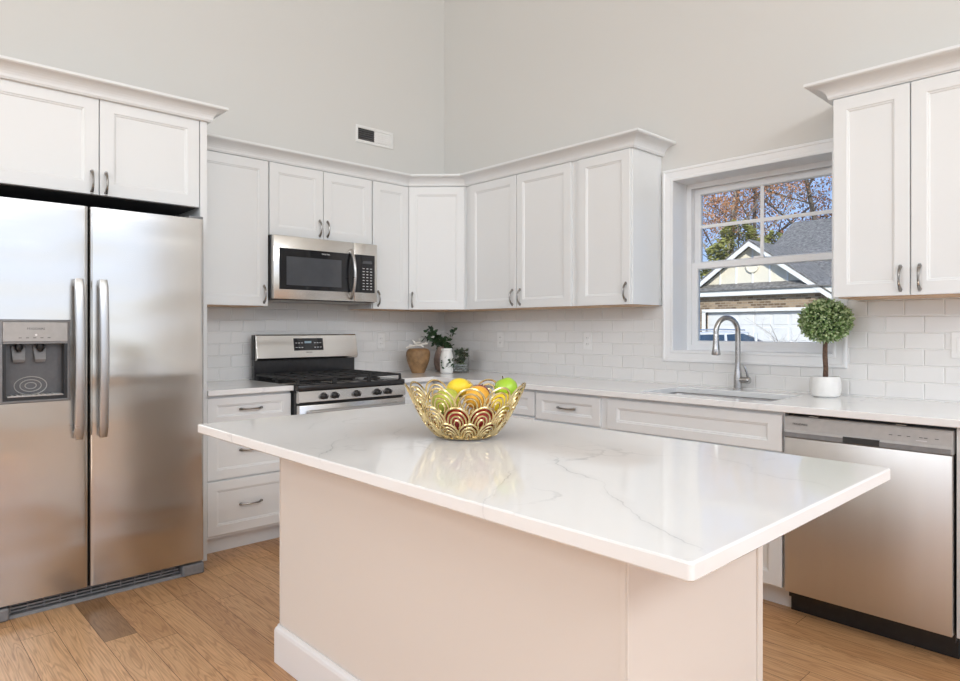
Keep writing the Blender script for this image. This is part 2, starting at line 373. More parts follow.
def struct(o, label=None, cat=None):
    o['kind'] = 'structure'
    if label: o['label'] = label
    if cat: o['category'] = cat
    return o
def text(body, name, parent, F, a, n, z, size, m, ang):
    """small lettering lying on a face: centre at (a, n, z) of frame F"""
    c = bpy.data.curves.new(name, 'FONT'); c.body = body; c.size = size; c.extrude = .0003; c.align_x = 'CENTER'; c.align_y = 'CENTER'
    tmp = bpy.data.objects.new('tmp', c); sc.collection.objects.link(tmp)
    me = bpy.data.meshes.new_from_object(tmp.evaluated_get(bpy.context.evaluated_depsgraph_get()))
    bpy.data.objects.remove(tmp); bpy.data.curves.remove(c)
    o = bpy.data.objects.new(name, me); sc.collection.objects.link(o); o.parent = parent
    me.transform(Matrix.Rotation(math.radians(ang), 4, 'Z') @ Matrix.Rotation(PI / 2, 4, 'X'))
    o.location = Vector(F(a, n, z)) - Vector(parent['_o']); o['_o'] = (0, 0, 0)
    me.materials.clear(); me.materials.append(MATS[m]); return o

# pulls: arched bar, flared dark feet; vertical or horizontal
def pull(F, a, z, n, L, parent, vert=True):
    mb = MB(F); pts = []; rr = []
    for i in range(13):
        u = -1 + 2 * i / 12; h = .027 * (1 - abs(u) ** 3.2); w = u * L / 2
        pts.append((a, n + h, z + w) if vert else (a + w, n + h, z)); rr.append(.0048 + .0034 * abs(u) ** 3)
    mb.tube(pts, rr, 8)
    for u in (-1, 1):
        w = u * L / 2
        mb.box(*( (a - .006, a + .006, n - .0005, n + .006, z + w - .009, z + w + .009) if vert else (a + w - .009, a + w + .009, n - .0005, n + .006, z - .006, z + .006)), bev=.002, seg=1)
    return mb.build('handle', 'nickel', parent, smooth=True)

# ------------------------------------------------------------------ the room
X1, Y0, HC = 7.6, -8.2, 4.4
WX0, WX1, WZ0, WZ1 = 2.112, 3.005, 1.100, 2.118      # kitchen window opening
struct(MB().grid([-.2, WX0, WX1, X1 + .2], [-.4, WZ0, WZ1, HC + .2], lambda i, j: not (i == 1 and j == 1), 0, .24).build('wall_back', 'wall_paint', origin=(0, 0, 0)))
struct(MB().box(-.2, 0, Y0, 0, -.4, HC + .2).build('wall_left', 'wall_paint', origin=(0, 0, 0)))
struct(MB(lambda a, n, z: (n, a, z)).grid([Y0, -6.9, -.2, 0], [-.4, .4, 2.95, 3.12, 4.18, HC + .2], lambda i, j: not (i == 1 and j in (1, 3)), X1, X1 + .2).build('wall_right', 'wall_paint', origin=(X1, 0, 0)))
struct(MB().grid([-.2, .6, 5.8, X1 + .2], [-.4, .35, 2.7, 2.9, 4.0, HC + .2], lambda i, j: not (i == 1 and j in (1, 3)), Y0 - .2, Y0).build('wall_front', 'wall_paint', origin=(0, Y0, 0)))
struct(MB().box(-1.5, X1 + 1.5, Y0 - 3.4, Y0 - .25, 4.15, 4.30).build('sun_blocker_rear', 'ceiling_paint'), 'white unseen slab added to block high sun at the rear windows', 'sun blocker')  # added out of view to keep high sun off the visible floor
struct(MB().box(X1 + .25, X1 + 3.6, Y0 - .2, 1.5, 4.22, 4.36).build('sun_blocker_side', 'ceiling_paint'), 'white unseen slab added to block sun at the side windows', 'sun blocker')  # unseen slab added so direct sun misses the island
struct(MB().box(-.2, X1 + .2, Y0 - .2, .24, HC, HC + .2).build('ceiling', 'ceiling_paint', origin=(0, 0, HC)))

# floor: planks along X, row pitch .119, one mesh
def make_floor():
    bm = bmesh.new(); uvl = bm.loops.layers.uv.new('UVMap'); rnd = random.Random(21); tones = []
    pw, g = .119, .0009
    ys = -2.714 - 47 * pw; r = 0
    def quad(x0, x1, y0, y1, mi, tone):
        vs = [bm.verts.new(p) for p in ((x0, y0, 0), (x1, y0, 0), (x1, y1, 0), (x0, y1, 0))]; f = bm.faces.new(vs); f.material_index = mi
        for l, p in zip(f.loops, ((x0, y0), (x1, y0), (x1, y1), (x0, y1))): l[uvl].uv = p
        tones.append(tone)
    while ys < 0:
        ye = ys + pw; x = -.1 - rnd.random() * 1.2
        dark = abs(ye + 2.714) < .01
        cuts = []
        while x < X1:
            x += rnd.choice((.55, .8, 1.1, 1.4, 1.8)) * rnd.uniform(.85, 1.15); cuts.append(x)
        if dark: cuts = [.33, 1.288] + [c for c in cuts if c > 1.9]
        xs = 0.0
        for c in cuts:
            if c <= xs + .05: continue
            xe = min(c, X1); tone = (min(1, max(.28, rnd.gauss(.62, .16))), rnd.random(), rnd.random())
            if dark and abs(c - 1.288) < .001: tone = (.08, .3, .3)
            quad(xs + g, xe - g, max(ys, Y0) + g, min(ye, 0) - g, 0, tone)
            xs = xe
            if xs >= X1: break
        ys = ye
    # sub-floor seen in the gaps
    quad(0, X1, Y0, 0, 1, (0, 0, 0)); fz = bm.faces[:] if False else None
    bm.verts.ensure_lookup_table()
    for v in bm.verts[-4:]: v.co.z = -.0008
    me = bpy.data.meshes.new('floor'); bm.to_mesh(me); bm.free()
    at = me.color_attributes.new('tone', 'FLOAT_COLOR', 'CORNER')
    for p, tn in zip(me.polygons, tones):
        for li in p.loop_indices: at.data[li].color = (*tn, 1)
    me.materials.append(MATS['oak_floor']); me.materials.append(MATS['floor_gap'])
    o = bpy.data.objects.new('floor', me); sc.collection.objects.link(o); struct(o)
make_floor()
struct(MB().box(-.2, X1 + .2, Y0 - .2, 0, -.298, -.002).build('floor_slab', 'floor_gap', origin=(0, 0, -.3)))

# window casing + jamb liner (trim of the kitchen window)
def ring_frame(name, m, F, rects, par=None):
    """rects = list of (d, n): inset from the outer rect and height n, swept as a mitred frame"""
def picture_frame(mb, a0, a1, z0, z1, prof):
    """prof: closed list of (inset, n) around a rectangle"""
    loops = [[(a0 + d, n, z0 + d), (a1 - d, n, z0 + d), (a1 - d, n, z1 - d), (a0 + d, n, z1 - d)] for d, n in prof]
    R = [[mb.P(p) for p in l] for l in loops]; k = len(R)
    for i in range(k):
        A, B = R[i], R[(i + 1) % k]
        for j in range(4): mb.bm.faces.new((A[j], A[(j + 1) % 4], B[(j + 1) % 4], B[j]))
    return mb
FW = frame(0, 0, 0)      # window wall: a = x, n = -y
FL = frame(0, 0, 90)     # left wall:   a = y, n = x
cw = .062
struct(picture_frame(MB(FW), WX0 - cw, WX1 + cw, WZ0 - cw, WZ1 + cw, [(0, .0005), (0, .016), (.004, .02), (.014, .02), (.018, .016), (.05, .013), (.055, .016), (cw, .016), (cw, .0005)]).build('trim_1', 'trim_white', origin=(2.55, 0, 1.04)),
       'white moulded picture-frame casing around the sink window', 'window casing')
struct(picture_frame(MB(FW), WX0, WX1, WZ0, WZ1, [(0, .014), (.006, .014), (.006, -.15), (0, -.15)]).build('trim_2', 'trim_white', origin=(2.55, 0, 1.1)),
       'deep white jamb lining inside the sink window opening', 'window jamb')

win = thing('window_1', (2.5585, .17, WZ0), 'white vinyl double-hung window above the sink with a four-pane upper sash', 'window'); struct(win)
a0, a1, z0, z1 = WX0, WX1, WZ0, WZ1
picture_frame(MB(FW), a0 + .001, a1 - .001, z0 + .001, z1 - .001, [(0, -.15), (.034, -.15), (.034, -.158), (.028, -.158), (.028, -.235), (0, -.235)]).build('window_frame', 'vinyl_white', win, bevel=.001)
up = picture_frame(MB(FW), a0 + .03, a1 - .03, 1.60, z1 - .03, [(0, -.196), (.036, -.196), (.042, -.204), (.042, -.222), (0, -.222)]).build('upper_sash', 'vinyl_white', win, bevel=.001)
lo = picture_frame(MB(FW), a0 + .03, a1 - .03, z0 + .022, 1.632, [(0, -.160), (.034, -.160), (.040, -.168), (.040, -.192), (0, -.192)]).build('lower_sash', 'vinyl_white', win, bevel=.001)
MB(FW).box(a0 + .071, a1 - .071, -.212, -.208, 1.641, z1 - .071).build('pane', 'pane_glass', up)
MB(FW).box(a0 + .069, a1 - .069, -.182, -.178, z0 + .061, 1.593).build('pane', 'pane_glass', lo)
mb = MB(FW); xm = (a0 + a1) / 2 - .003
mb.grid([a0 + .072, xm - .010, xm + .010, a1 - .072], [1.642, 1.843, 1.863, z1 - .072], lambda i, j: i == 1 or j == 1, -.208, -.203)
mb.build('muntin', 'vinyl_white', up)
MB(FW).box(xm - .03, xm + .03, -.18, -.158, 1.6325, 1.645, bev=.003).build('sash_lock', 'vinyl_white', win)

# glazing bars of the big openings behind the camera
def bars(name, F, a0, a1, z0, z1, n, cols, label):
    o = MB(F); xs = [a0]; k = (a1 - a0) / cols
    for i in range(cols + 1):
        x = a0 + i * k; o.box(max(a0, x - .035), min(a1, x + .035), n - .05, n, z0, z1)
    w = thing(name, F((a0 + a1) / 2, n, z0), label, 'window'); struct(w)
    mb = MB(F); g = .05; As = [a0]; 
    for i in range(cols): As += [a0 + i * k + g, a0 + (i + 1) * k - g]
    As.append(a1)
    o.bm.free()
    mb.grid(As, [z0, z0 + g, z1 - g, z1], lambda i, j: not (j == 1 and i % 2 == 1), n - .06, n)
    mb.build('window_frame', 'vinyl_white', w, bevel=.003)
    return w
bars('window_2', frame(X1, 0, -90), .2, 6.9, .4, 2.95, .0, 4, 'wide white framed side window behind the camera')
bars('added_clerestory', frame(X1, 0, -90), .2, 6.9, 3.12, 4.18, .0, 4, 'high unseen clerestory row added for side light')  # opening put in for the high side fill lamp
bars('window_3', frame(0, Y0, 180), -5.8, -.6, .35, 2.7, .0, 4, 'wide white framed rear window behind the camera')
bars('window_4', frame(0, Y0, 180), -5.8, -.6, 2.9, 4.0, .0, 4, 'high transom window row at the rear')

# baseboards of the far walls
struct(MB().box(.001, X1, Y0, Y0 + .014, 0, .13, bev=.003).build('baseboard_front', 'trim_white'))
struct(MB().box(0, .014, Y0 + .02, -3.3, 0, .13, bev=.003).build('baseboard_left', 'trim_white'))
struct(MB().box(4.4, X1 - .02, -.014, 0, 0, .13, bev=.003).build('baseboard_back', 'trim_white'))

# backsplash tile
Z0, ZU = .904, 1.371
struct(MB(FW).grid([.008, 2.05, 3.067, 4.30], [Z0, 1.038, ZU], lambda i, j: not (i == 1 and j == 1), 0, .008).build('wall_tile_back', 'tile_back', origin=(0, 0, 0)), 'white glossy subway tile backsplash beside and below the sink window', 'backsplash')
struct(MB(FL).grid([-2.188, -1.694, -.929, -.0], [.80, Z0, ZU, 1.42], lambda i, j: j == 1 or (i == 1), 0, .008).build('wall_tile_left', 'tile_left', origin=(0, 0, 0)), 'white glossy subway tile backsplash behind the gas range', 'backsplash')

# ------------------------------------------------------------------ upper cabinets
def upper(F, w, z0, z1, doors, label, group='white shaker wall cabinets', depth=.305, fin=None, L=.098, hz=.075):
    """doors: (a0, a1, handle a or None)"""
    c = thing('wall_cabinet', F(w / 2, depth / 2, z0), label, 'wall cabinet', group)
    MB(F).box(.0005, w - .0005, .0005, depth, z0 + .004, z1).build('body', 'cabinet_white', c, bevel=.0008)
    MB(F).box(.012, w - .012, .01, depth - .02, z0, z0 + .004).build('bottom_panel', 'raw_wood', c)['label'] = 'raw wood underside'
    for a0, a1, ha in doors:
        d = MB(F).shaker(a0, a1, z0 + .003, DT if z1 < 2.31 else z1 - .012, depth + .0005, .0195).build('door', 'cabinet_white', c)
        if ha is not None: pull(F, ha, z0 + hz, depth + .02, L, d)
    return c
DT = 2.267; ZT = 2.30
upper(frame(0, -2.188, 90), .495, 1.371, ZT, [(.006, .492, .465)], 'tall white single-door wall cabinet between the refrigerator and the microwave')
upper(frame(0, -1.692, 90), .762, 1.8145, ZT, [(.006, .377, .351), (.382, .757, .408)], 'short white two-door wall cabinet directly above the microwave')
upper(frame(0, -.929, 90), .318, 1.371, ZT, [(.006, .314, .046)], 'narrow white single-door wall cabinet just right of the microwave')
# diagonal corner cabinet
c = thing('corner_wall_cabinet', (.3, -.3, 1.371), 'white diagonal wall cabinet in the corner above the pottery vase', 'wall cabinet', 'white shaker wall cabinets')
MB().prism([(.0005, -.0005), (.61, -.0005), (.61, -.305), (.305, -.61), (.0005, -.61)], 1.375, ZT).build('body', 'cabinet_white', c, bevel=.0008)
MB().prism([(.01, -.01), (.59, -.01), (.59, -.30), (.30, -.59), (.01, -.59)], 1.371, 1.375).build('bottom_panel', 'raw_wood', c)['label'] = 'raw wood underside'
FD = frame(.305, -.61, 45)
d = MB(FD).shaker(.012, .4195, 1.374, DT, .0005, .0195).build('door', 'cabinet_white', c)
pull(FD, .038, 1.445, .02, .098, d)
upper(frame(.611, 0, 0), 1.004, 1.371, ZT, [(.056, .518, .485), (.523, .985, .556)], 'white two-door wall cabinet left of the sink window, next to the corner')
upper(frame(1.616, 0, 0), .419, 1.371, ZT, [(.040, .412, .384)], 'white single-door wall cabinet ending beside the sink window')
upper(frame(3.1056, 0, 0), .61, 1.371, ZT, [(.003, .3015, .268), (.3065, .606, .338)], 'white two-door wall cabinet right of the sink window, above the topiary')

# crown moulding: swept with mitres along the cabinet fronts
def crown(path, prof, name, label):
    pts = [Vector(p).to_2d() for p in path]; n = len(pts); offs = []
    for i in range(n):
        ns = []
        for a, b_ in ((i - 1, i), (i, i + 1)):
            if a >= 0 and b_ < n:
                d = (pts[b_] - pts[a]).normalized(); ns.append(Vector((d.y, -d.x)))
        if len(ns) == 1: offs.append(ns[0])
        else:
            m_ = (ns[0] + ns[1]).normalized(); offs.append(m_ / max(.2, m_.dot(ns[0])))
    mb = MB(); mb.rings([[(pts[i].x + offs[i].x * o, pts[i].y + offs[i].y * o, z) for o, z in prof] for i in range(n)])
    o = mb.build(name, 'cabinet_white')
    return tag(o, label, 'crown molding', 'crown moldings on the wall cabinets')
def cprof(zb, zt, pr):
    h = zt - zb; P_ = [(.0008, zb), (.016, zb), (.018, zb + .005), (.021, zb + .008)]
    for i in range(1, 8):
        u = i / 7; P_.append((.021 + (pr - .027) * (1 - math.cos(u * PI / 2)) ** 1.0, zb + .008 + (h - .024) * math.sin(u * PI / 2)))
    return P_ + [(pr - .004, zt - .013), (pr, zt - .012), (pr, zt - .001), (pr - .001, zt), (.0008, zt)]
crown([(.305, -2.163), (.305, -.6095), (.6095, -.305), (2.035, -.305), (2.035, -.001)], cprof(2.272, 2.345, .097), 'crown_molding', 'white crown molding turning the corner over the range and corner wall cabinets')
crown([(3.1056, -.001), (3.1056, -.305), (3.7156, -.305), (3.7156, -.001)], cprof(2.272, 2.345, .097), 'crown_molding', 'white crown molding on the cabinet right of the sink window')
crown([(.03, -3.215), (.6412, -3.215), (.6412, -2.1875), (.001, -2.1875)][0:] , cprof(2.331, 2.406, .082), 'crown_molding', 'white crown molding over the deep cabinet above the refrigerator')

# ------------------------------------------------------------------ refrigerator bay
FRX = .598
c = thing('refrigerator_cabinet', (.3, -2.7, 1.871), 'deep white two-door cabinet mounted above the stainless refrigerator', 'cabinet')
FC = frame(0, -3.185, 90)
MB(FC).box(0, .960, .0005, .6175, 1.875, 2.37).build('body', 'cabinet_white', c, bevel=.0008)
MB(FC).box(.01, .95, .01, .60, 1.871, 1.875).build('bottom_panel', 'slot_dark', c)  # near-black colour stands for shade in the gap over the refrigerator
for a0_, a1_, ha in ((.004, .4855, .456), (.4905, .957, .516)):
    d = MB(FC).shaker(a0_, a1_, 1.873, 2.338, .618, .0195, stile=.06).build('door', 'cabinet_white', c)
    pull(FC, ha, 1.933, .6375, .098, d)
tag(MB().box(.0005, .640, -2.224, -2.1885, .0005, 2.37, bev=.001).build('refrigerator_side_panel', 'cabinet_white'), 'tall white end panel right of the refrigerator', 'panel')
tag(MB().box(.0005, .640, -3.2145, -3.186, .0005, 2.37, bev=.001).build('refrigerator_side_panel', 'cabinet_white'), 'tall white end panel left of the refrigerator', 'panel')

fr_ = thing('refrigerator', (.45, -2.72, 0), 'stainless side-by-side refrigerator with dispenser in the freezer door', 'refrigerator')
FF = frame(0, -3.178, 90); W_ = .914; gap = .400     # freezer door 0..gap, fridge door to W_
MB(FF).box(.004, W_ - .004, .04, .728, .05, 1.772, bev=.004).build('case', 'grey_plastic', fr_)
def rdoor(a0, a1, hole=None):
    R_ = .016; zb, zt, n0, n1 = .068, 1.784, .734, .809
    mb = MB(FF)
    pts = [(a0, n0), (a0, n1 - R_)] + [(a0 + R_ - R_ * math.cos(t_), n1 - R_ + R_ * math.sin(t_)) for t_ in [PI / 2 * i / 5 for i in range(1, 6)]] \
        + [(a1 - R_ + R_ * math.sin(t_), n1 - R_ + R_ * math.cos(t_)) for t_ in [PI / 2 * i / 5 for i in range(0, 6)]] + [(a1, n0)]
    mb.rings([[(a, n, zb) for a, n in pts], [(a, n, zt) for a, n in pts]])
    o = mb.build('door', 'fridge_steel', fr_)
    if hole:
        h = MB(FF).box(*hole).build('cut', 'fridge_steel'); md = o.modifiers.new('b', 'BOOLEAN'); md.object = h; md.operation = 'DIFFERENCE'; md.solver = 'EXACT'
        bpy.context.view_layer.update()
        me = bpy.data.meshes.new_from_object(o.evaluated_get(bpy.context.evaluated_depsgraph_get()))
        o.modifiers.clear(); o.data = me; bpy.data.objects.remove(h)
    for p in o.data.polygons: p.use_smooth = True
    o.data.set_sharp_from_angle(angle=math.radians(25))
    return o
dz0, dz1 = .915, 1.272; da0, da1 = 3.178 - 3.110, 3.178 - 2.852
dl = rdoor(.002, gap - .003, (da0, da1, .745, .9, dz0, dz1)); dr = rdoor(gap + .003, W_ - .002)
def bow(F, a, z0, z1, n, par):
    mb = MB(F); L_ = z1 - z0; w_, d_ = .019, .012
    def sec(nc, z, k=1): return [(a + w_ * k * math.copysign(abs(math.cos(t_)) ** .5, math.cos(t_)), nc + d_ * k * math.copysign(abs(math.sin(t_)) ** .5, math.sin(t_)), z) for t_ in [2 * PI * q / 20 for q in range(20)]]
    R_ = []
    for i in range(25):
        u = i / 24; R_.append(sec(n + .034 + .022 * (1 - (2 * u - 1) ** 2) ** .8, z0 + L_ * u, 1 if 0 < i < 24 else .8))
    mb.rings(R_)
    for zz in (z0 + .004, z1 - .034): mb.box(a - .013, a + .013, n - .001, n + .036, zz, zz + .03, bev=.003)
    return mb.build('handle', 'handle_steel', par, smooth=True, angle=50)
bow(FF, gap - .048, .742, 1.455, .809, dl); bow(FF, gap + .048, .742, 1.455, .809, dr)
# dispenser set into the freezer door
mb = MB(FF)
disp = thing('x', (0, 0, 0), 'x', 'x'); bpy.data.objects.remove(disp)
g = .0015
picture_frame(mb, da0 + g, da1 - g, dz0 + g, dz1 - g, [(0, .746), (0, .812), (.003, .814), (.008, .814), (.010, .811), (.010, .746)])
di = mb.build('dispenser', 'grey_plastic', dl, smooth=True)
i0, i1 = da0 + .0115, da1 - .0115
MB(FF).box(i0, i1, .750, .815, 1.178, dz1 - .0115, bev=.002).build('control_panel', 'light_grey_plastic', di)
MB(FF).box(i0, i1, .750, .8165, 1.168, 1.1775, bev=.001).build('visor', 'grey_plastic', di)
MB(FF).grid([i0, i0 + .012, i1 - .012, i1], [dz0 + .0115, dz0 + .026, 1.1675], lambda i, j: not (i == 1 and j == 1), .752, .808).build('recess_lining', 'black_plastic', di)
MB(FF).box(i0, i1, .7465, .7515, dz0 + .0115, 1.1675).build('recess_back', 'recess_grey', di)
for q, (pa, pw_) in enumerate(((i0 + .035, .052), (i0 + .115, .048))):
    MB(FF).rings([[(pa, .753, 1.160), (pa + pw_, .753, 1.160), (pa + pw_, .762, 1.160), (pa, .762, 1.160)],
                  [(pa + .004, .775, 1.10), (pa + pw_ - .004, .775, 1.10), (pa + pw_ - .004, .782, 1.10), (pa + .004, .782, 1.10)],
                  [(pa + .006, .770, 1.088), (pa + pw_ - .006, .770, 1.088), (pa + pw_ - .006, .776, 1.088), (pa + .006, .776, 1.088)]]).build('paddle', 'grey_plastic', di, bevel=.001)
    MB(FF).lathe(pa + pw_ / 2, .779, [(.014, 1.167), (.016, 1.150), (.009, 1.135)], 14).build('nozzle', 'black_plastic', di, smooth=True)
mb = MB(FF); tz = dz0 + .0265
mb.box(i0 + .016, i1 - .016, .756, .812, tz, tz + .006, bev=.001)
for k in range(9): mb.box(i0 + .03 + k * .019, i0 + .038 + k * .019, .760, .808, tz + .006, tz + .0085)
mb.build('drip_tray', 'light_grey_plastic', di)
# embossed rings moulded on the recess back
mb = MB(FF); cxr, czr = (i0 + i1) / 2 - .01, .985
for rr_ in (.018, .034, .052):
    mb.tube([(cxr + rr_ * 1.15 * math.cos(t_), .7535, czr + rr_ * .75 * math.sin(t_)) for t_ in [2 * PI * i / 24 * (.999) for i in range(25)]], .0022, 6)
mb.build('recess_relief', 'light_grey_plastic', di, smooth=True)
text('FRIGIDAIRE', 'brand_text', di, FF, (i0 + i1) / 2, .8152, 1.232, .013, 'text_dark', 90)
for k in range(5): MB(FF).box(i0 + .055 + k * .026, i0 + .066 + k * .026, .8148, .8156, 1.192, 1.195).build('button', 'text_dark', di)
MB(FF).lathe((i0 + i1) / 2, 1.206, [(.0045, .8148), (.0045, .8158)], 12, axis='n').build('button', 'outlet_white', di)
# base grille
mb = MB(FF); mb.box(.03, W_ - .10, .70, .745, .012, .060)
mb.build('base_grille', 'black_plastic', fr_); mb = MB(FF)
for k in range(3): mb.box(.05, W_ - .11, .746, .768, .020 + k * .014, .027 + k * .014)
for k in range(13): mb.box(.05 + k * .061, .054 + k * .061, .746, .767, .012, .060)
mb.build('grille_slats', 'grey_plastic', fr_)
MB(FF).rings([[(.02, .745, .0005), (W_ - .02, .745, .0005), (W_ - .02, .745, .016), (.02, .745, .016)], [(.02, .790, .0005), (W_ - .02, .790, .0005), (W_ - .02, .782, .014), (.02, .782, .014)]]).build('grille_skirt', 'grey_plastic', fr_, bevel=.001)
for a_ in (.0, W_ - .105):
    MB(FF).box(a_, a_ + .105, .70, .806, .0005, .056, bev=.008).build('foot_cover', 'grey_plastic', fr_)
MB(FF).box(.0, .07, .70, .79, 1.786, 1.800, bev=.003).build('hinge_cover', 'grey_plastic', fr_)
MB(FF).box(W_ - .07, W_, .70, .79, 1.786, 1.800, bev=.003).build('hinge_cover', 'grey_plastic', fr_)

# ------------------------------------------------------------------ base cabinets
BT = .8735
def base(F, w, label, fronts, depth=.61, mat_='cabinet_white', left=0, right=0, blank=None):
    c = thing('base_cabinet', F(w / 2, depth / 2, 0), label, 'base cabinet', 'white shaker base cabinets')
    MB(F).rings([[(a, n, z) for n, z in ((.009, .0005), (depth - .075, .0005), (depth - .075, .10), (depth, .10), (depth, BT), (.009, BT))] for a in (.0005, w - .0005)]).build('body', mat_, c, bevel=.0008)
    for f in fronts:
        kind, a0, a1, z0, z1, h = f
        st = .05 if kind == 'drawer' else .056
        d = MB(F).shaker(a0, a1, z0, z1, depth + .0005, .0195, stile=st, rail=min(st, (z1 - z0) * .27)).build(kind, mat_, c)
        if h == 'h': pull(F, (a0 + a1) / 2 + (.0), (z0 + z1) / 2 + .003, depth + .02, .118, d, vert=False)
        elif h: pull(F, h[0], h[1], depth + .02, .098, d)
    return c
F1 = frame(0, -2.187, 90)
base(F1, .492, 'white three-drawer base cabinet between the refrigerator and the gas range', [('drawer', .004, .486, .716, .858, 'h'), ('drawer', .004, .486, .418, .706, 'h'), ('drawer', .004, .486, .118, .408, 'h')])
base(frame(0, -.928, 90), .312, 'narrow white base cabinet right of the gas range', [('drawer', .004, .27, .716, .858, None), ('door', .004, .27, .118, .706, None)])
F3 = frame(.012, 0, 0)
base(F3, 1.557, 'white corner base cabinet behind the fruit bowl', [('drawer', .70, 1.09, .716, .858, 'h'), ('drawer', 1.095, 1.555, .716, .858, None), ('door', .70, 1.09, .118, .706, None), ('door', 1.095, 1.555, .118, .706, None)])
F4 = frame(1.570, 0, 0)
base(F4, .510, 'white base cabinet with one small drawer left of the sink cabinet', [('drawer', .008, .472, .705, .858, 'h'), ('door', .008, .472, .118, .694, (.44, .60))])
# sink cabinet: open-topped box so the basin can hang inside
F5 = frame(2.081, 0, 0)
c = thing('sink_cabinet', (2.55, -.3, 0), 'white base cabinet under the sink with a wide false drawer front', 'base cabinet', 'white shaker base cabinets')
mb = MB(F5); sw = .930
mb.box(.0005, .018, .009, .61, .10, BT); mb.box(sw - .018, sw - .0005, .009, .61, .10, BT); mb.box(.018, sw - .018, .009, .02, .10, BT); mb.box(.018, sw - .018, .02, .61, .10, .118)
mb.box(.018, sw - .018, .592, .61, .845, BT); mb.box(.018, sw - .018, .592, .61, .675, .72); mb.box(.0005, sw - .0005, .03, .535, .0005, .10)
mb.build('body', 'cabinet_white', c)
MB(F5).shaker(.010, .924, .700, .858, .6105, .0195, stile=.06, rail=.042).build('false_drawer_front', 'cabinet_white', c)
for a0_, a1_, ha in ((.010, .464, .436), (.470, .924, .498)):
    d = MB(F5).shaker(a0_, a1_, .112, .690, .6105, .0195).build('door', 'cabinet_white', c); pull(F5, ha, .60, .630, .098, d)
# dishwasher
F6 = frame(3.0135, 0, 0); dw = .608
c = thing('dishwasher', (3.32, -.3, 0), 'stainless dishwasher with grey control strip right of the sink cabinet', 'dishwasher')
MB(F6).box(.004, dw - .004, .02, .585, .07, .866).build('tub', 'black_plastic', c)
MB(F6).box(.006, dw - .004, .587, .637, .106, .768, bev=.004).build('door', 'dishwasher_steel', c, smooth=True)
mb = MB(F6)
mb.rings([[(a, n, z) for n, z in ((.587, .770), (.640, .770), (.643, .776), (.643, .792), (.636, .800), (.633, .850), (.626, .858), (.587, .858))] for a in (.006, dw - .003)])
cp = mb.build('control_strip', 'grey_plastic', c, bevel=.001); cp.data.materials[0] = MATS['light_grey_plastic']
MB(F6).box(.006, dw - .008, .6428, .6445, .772, .7915).build('lower_lip', 'grey_plastic', c)
MB(F6).box(.238, .37, .6365, .6455, .772, .797, bev=.002).build('handle_pocket', 'slot_dark', c)
text('FRIGIDAIRE', 'brand_text', cp, F6, .07, .6368, .828, .012, 'text_dark', 0)
for a_ in (.40, .43, .46, .50, .515, .55): MB(F6).box(a_, a_ + .012, .6355, .6362, .822, .8245).build('button', 'text_dark', cp)
MB(F6).box(.49, .525, .6355, .6362, .810, .8125).build('button', 'text_light', cp)
MB(F6).box(.0, dw, .53, .553, .0005, .100, bev=.002).build('kick_plate', 'black_plastic', c)
for a_ in (.10, .42): MB(F6).box(a_, a_ + .035, .56, .622, .8605, .8635).build('mounting_bracket', 'steel', c)
base(frame(3.6245, 0, 0), .66, 'white base cabinet right of the dishwasher at the picture edge', [('door', .03, .63, .118, .858, (.08, .76))])

# ------------------------------------------------------------------ counters
tag(MB().box(.0085, .655, -2.1875, -1.6955, .8745, .904, bev=.003).build('countertop', 'quartz_plain'), 'white quartz countertop left of the gas range', 'countertop')
SX0, SX1, SY0, SY1 = 2.235, 2.915, -.535, -.165
xs = [.0085, .655, SX0, SX1, 4.29]; ys = [-.9275, -.655, SY0, SY1, -.0085]
o = MB().grid(xs, ys, lambda i, j: (j >= 1 or i == 0) and not (i == 2 and j == 2), .8745, .904, axes='ay').build('countertop', 'quartz_plain', bevel=.003)
tag(o, 'white quartz countertop running from the corner past the sink', 'countertop')
# undermount sink
c = thing('sink', ((SX0 + SX1) / 2, (SY0 + SY1) / 2, .66), 'stainless undermount sink cut into the counter below the window', 'sink')
mb = MB(); t_ = .004
def rr_ring(d, z, r=.03):
    x0, x1, y0, y1 = SX0 - d, SX1 + d, SY0 - d, SY1 + d; p = []
    for cx_, cy_, s0 in ((x1 - r, y1 - r, 0), (x0 + r, y1 - r, 1), (x0 + r, y0 + r, 2), (x1 - r, y0 + r, 3)):
        for k in range(5):
            an = PI / 2 * (s0 + k / 4); p.append((cx_ + r * math.cos(an), cy_ + r * math.sin(an), z))
    return p
mb.rings([rr_ring(.02, .8735), rr_ring(.002, .8735), rr_ring(.0, .868), rr_ring(-.006, .70), rr_ring(-.03, .682), rr_ring(-.2 + .05, .680)], cap0=False)
mb.rings([rr_ring(.02, .8715), rr_ring(.004, .8715), rr_ring(-.002, .70), rr_ring(-.026, .678), rr_ring(-.15, .676)], cap0=False)
mb.build('basin', 'sink_steel', c, smooth=True)
MB().lathe((SX0 + SX1) / 2, (SY0 + SY1) / 2, [(.045, .6805), (.045, .6835), (.036, .6835), (.030, .6815)], 24).build('drain', 'steel', c, smooth=True)

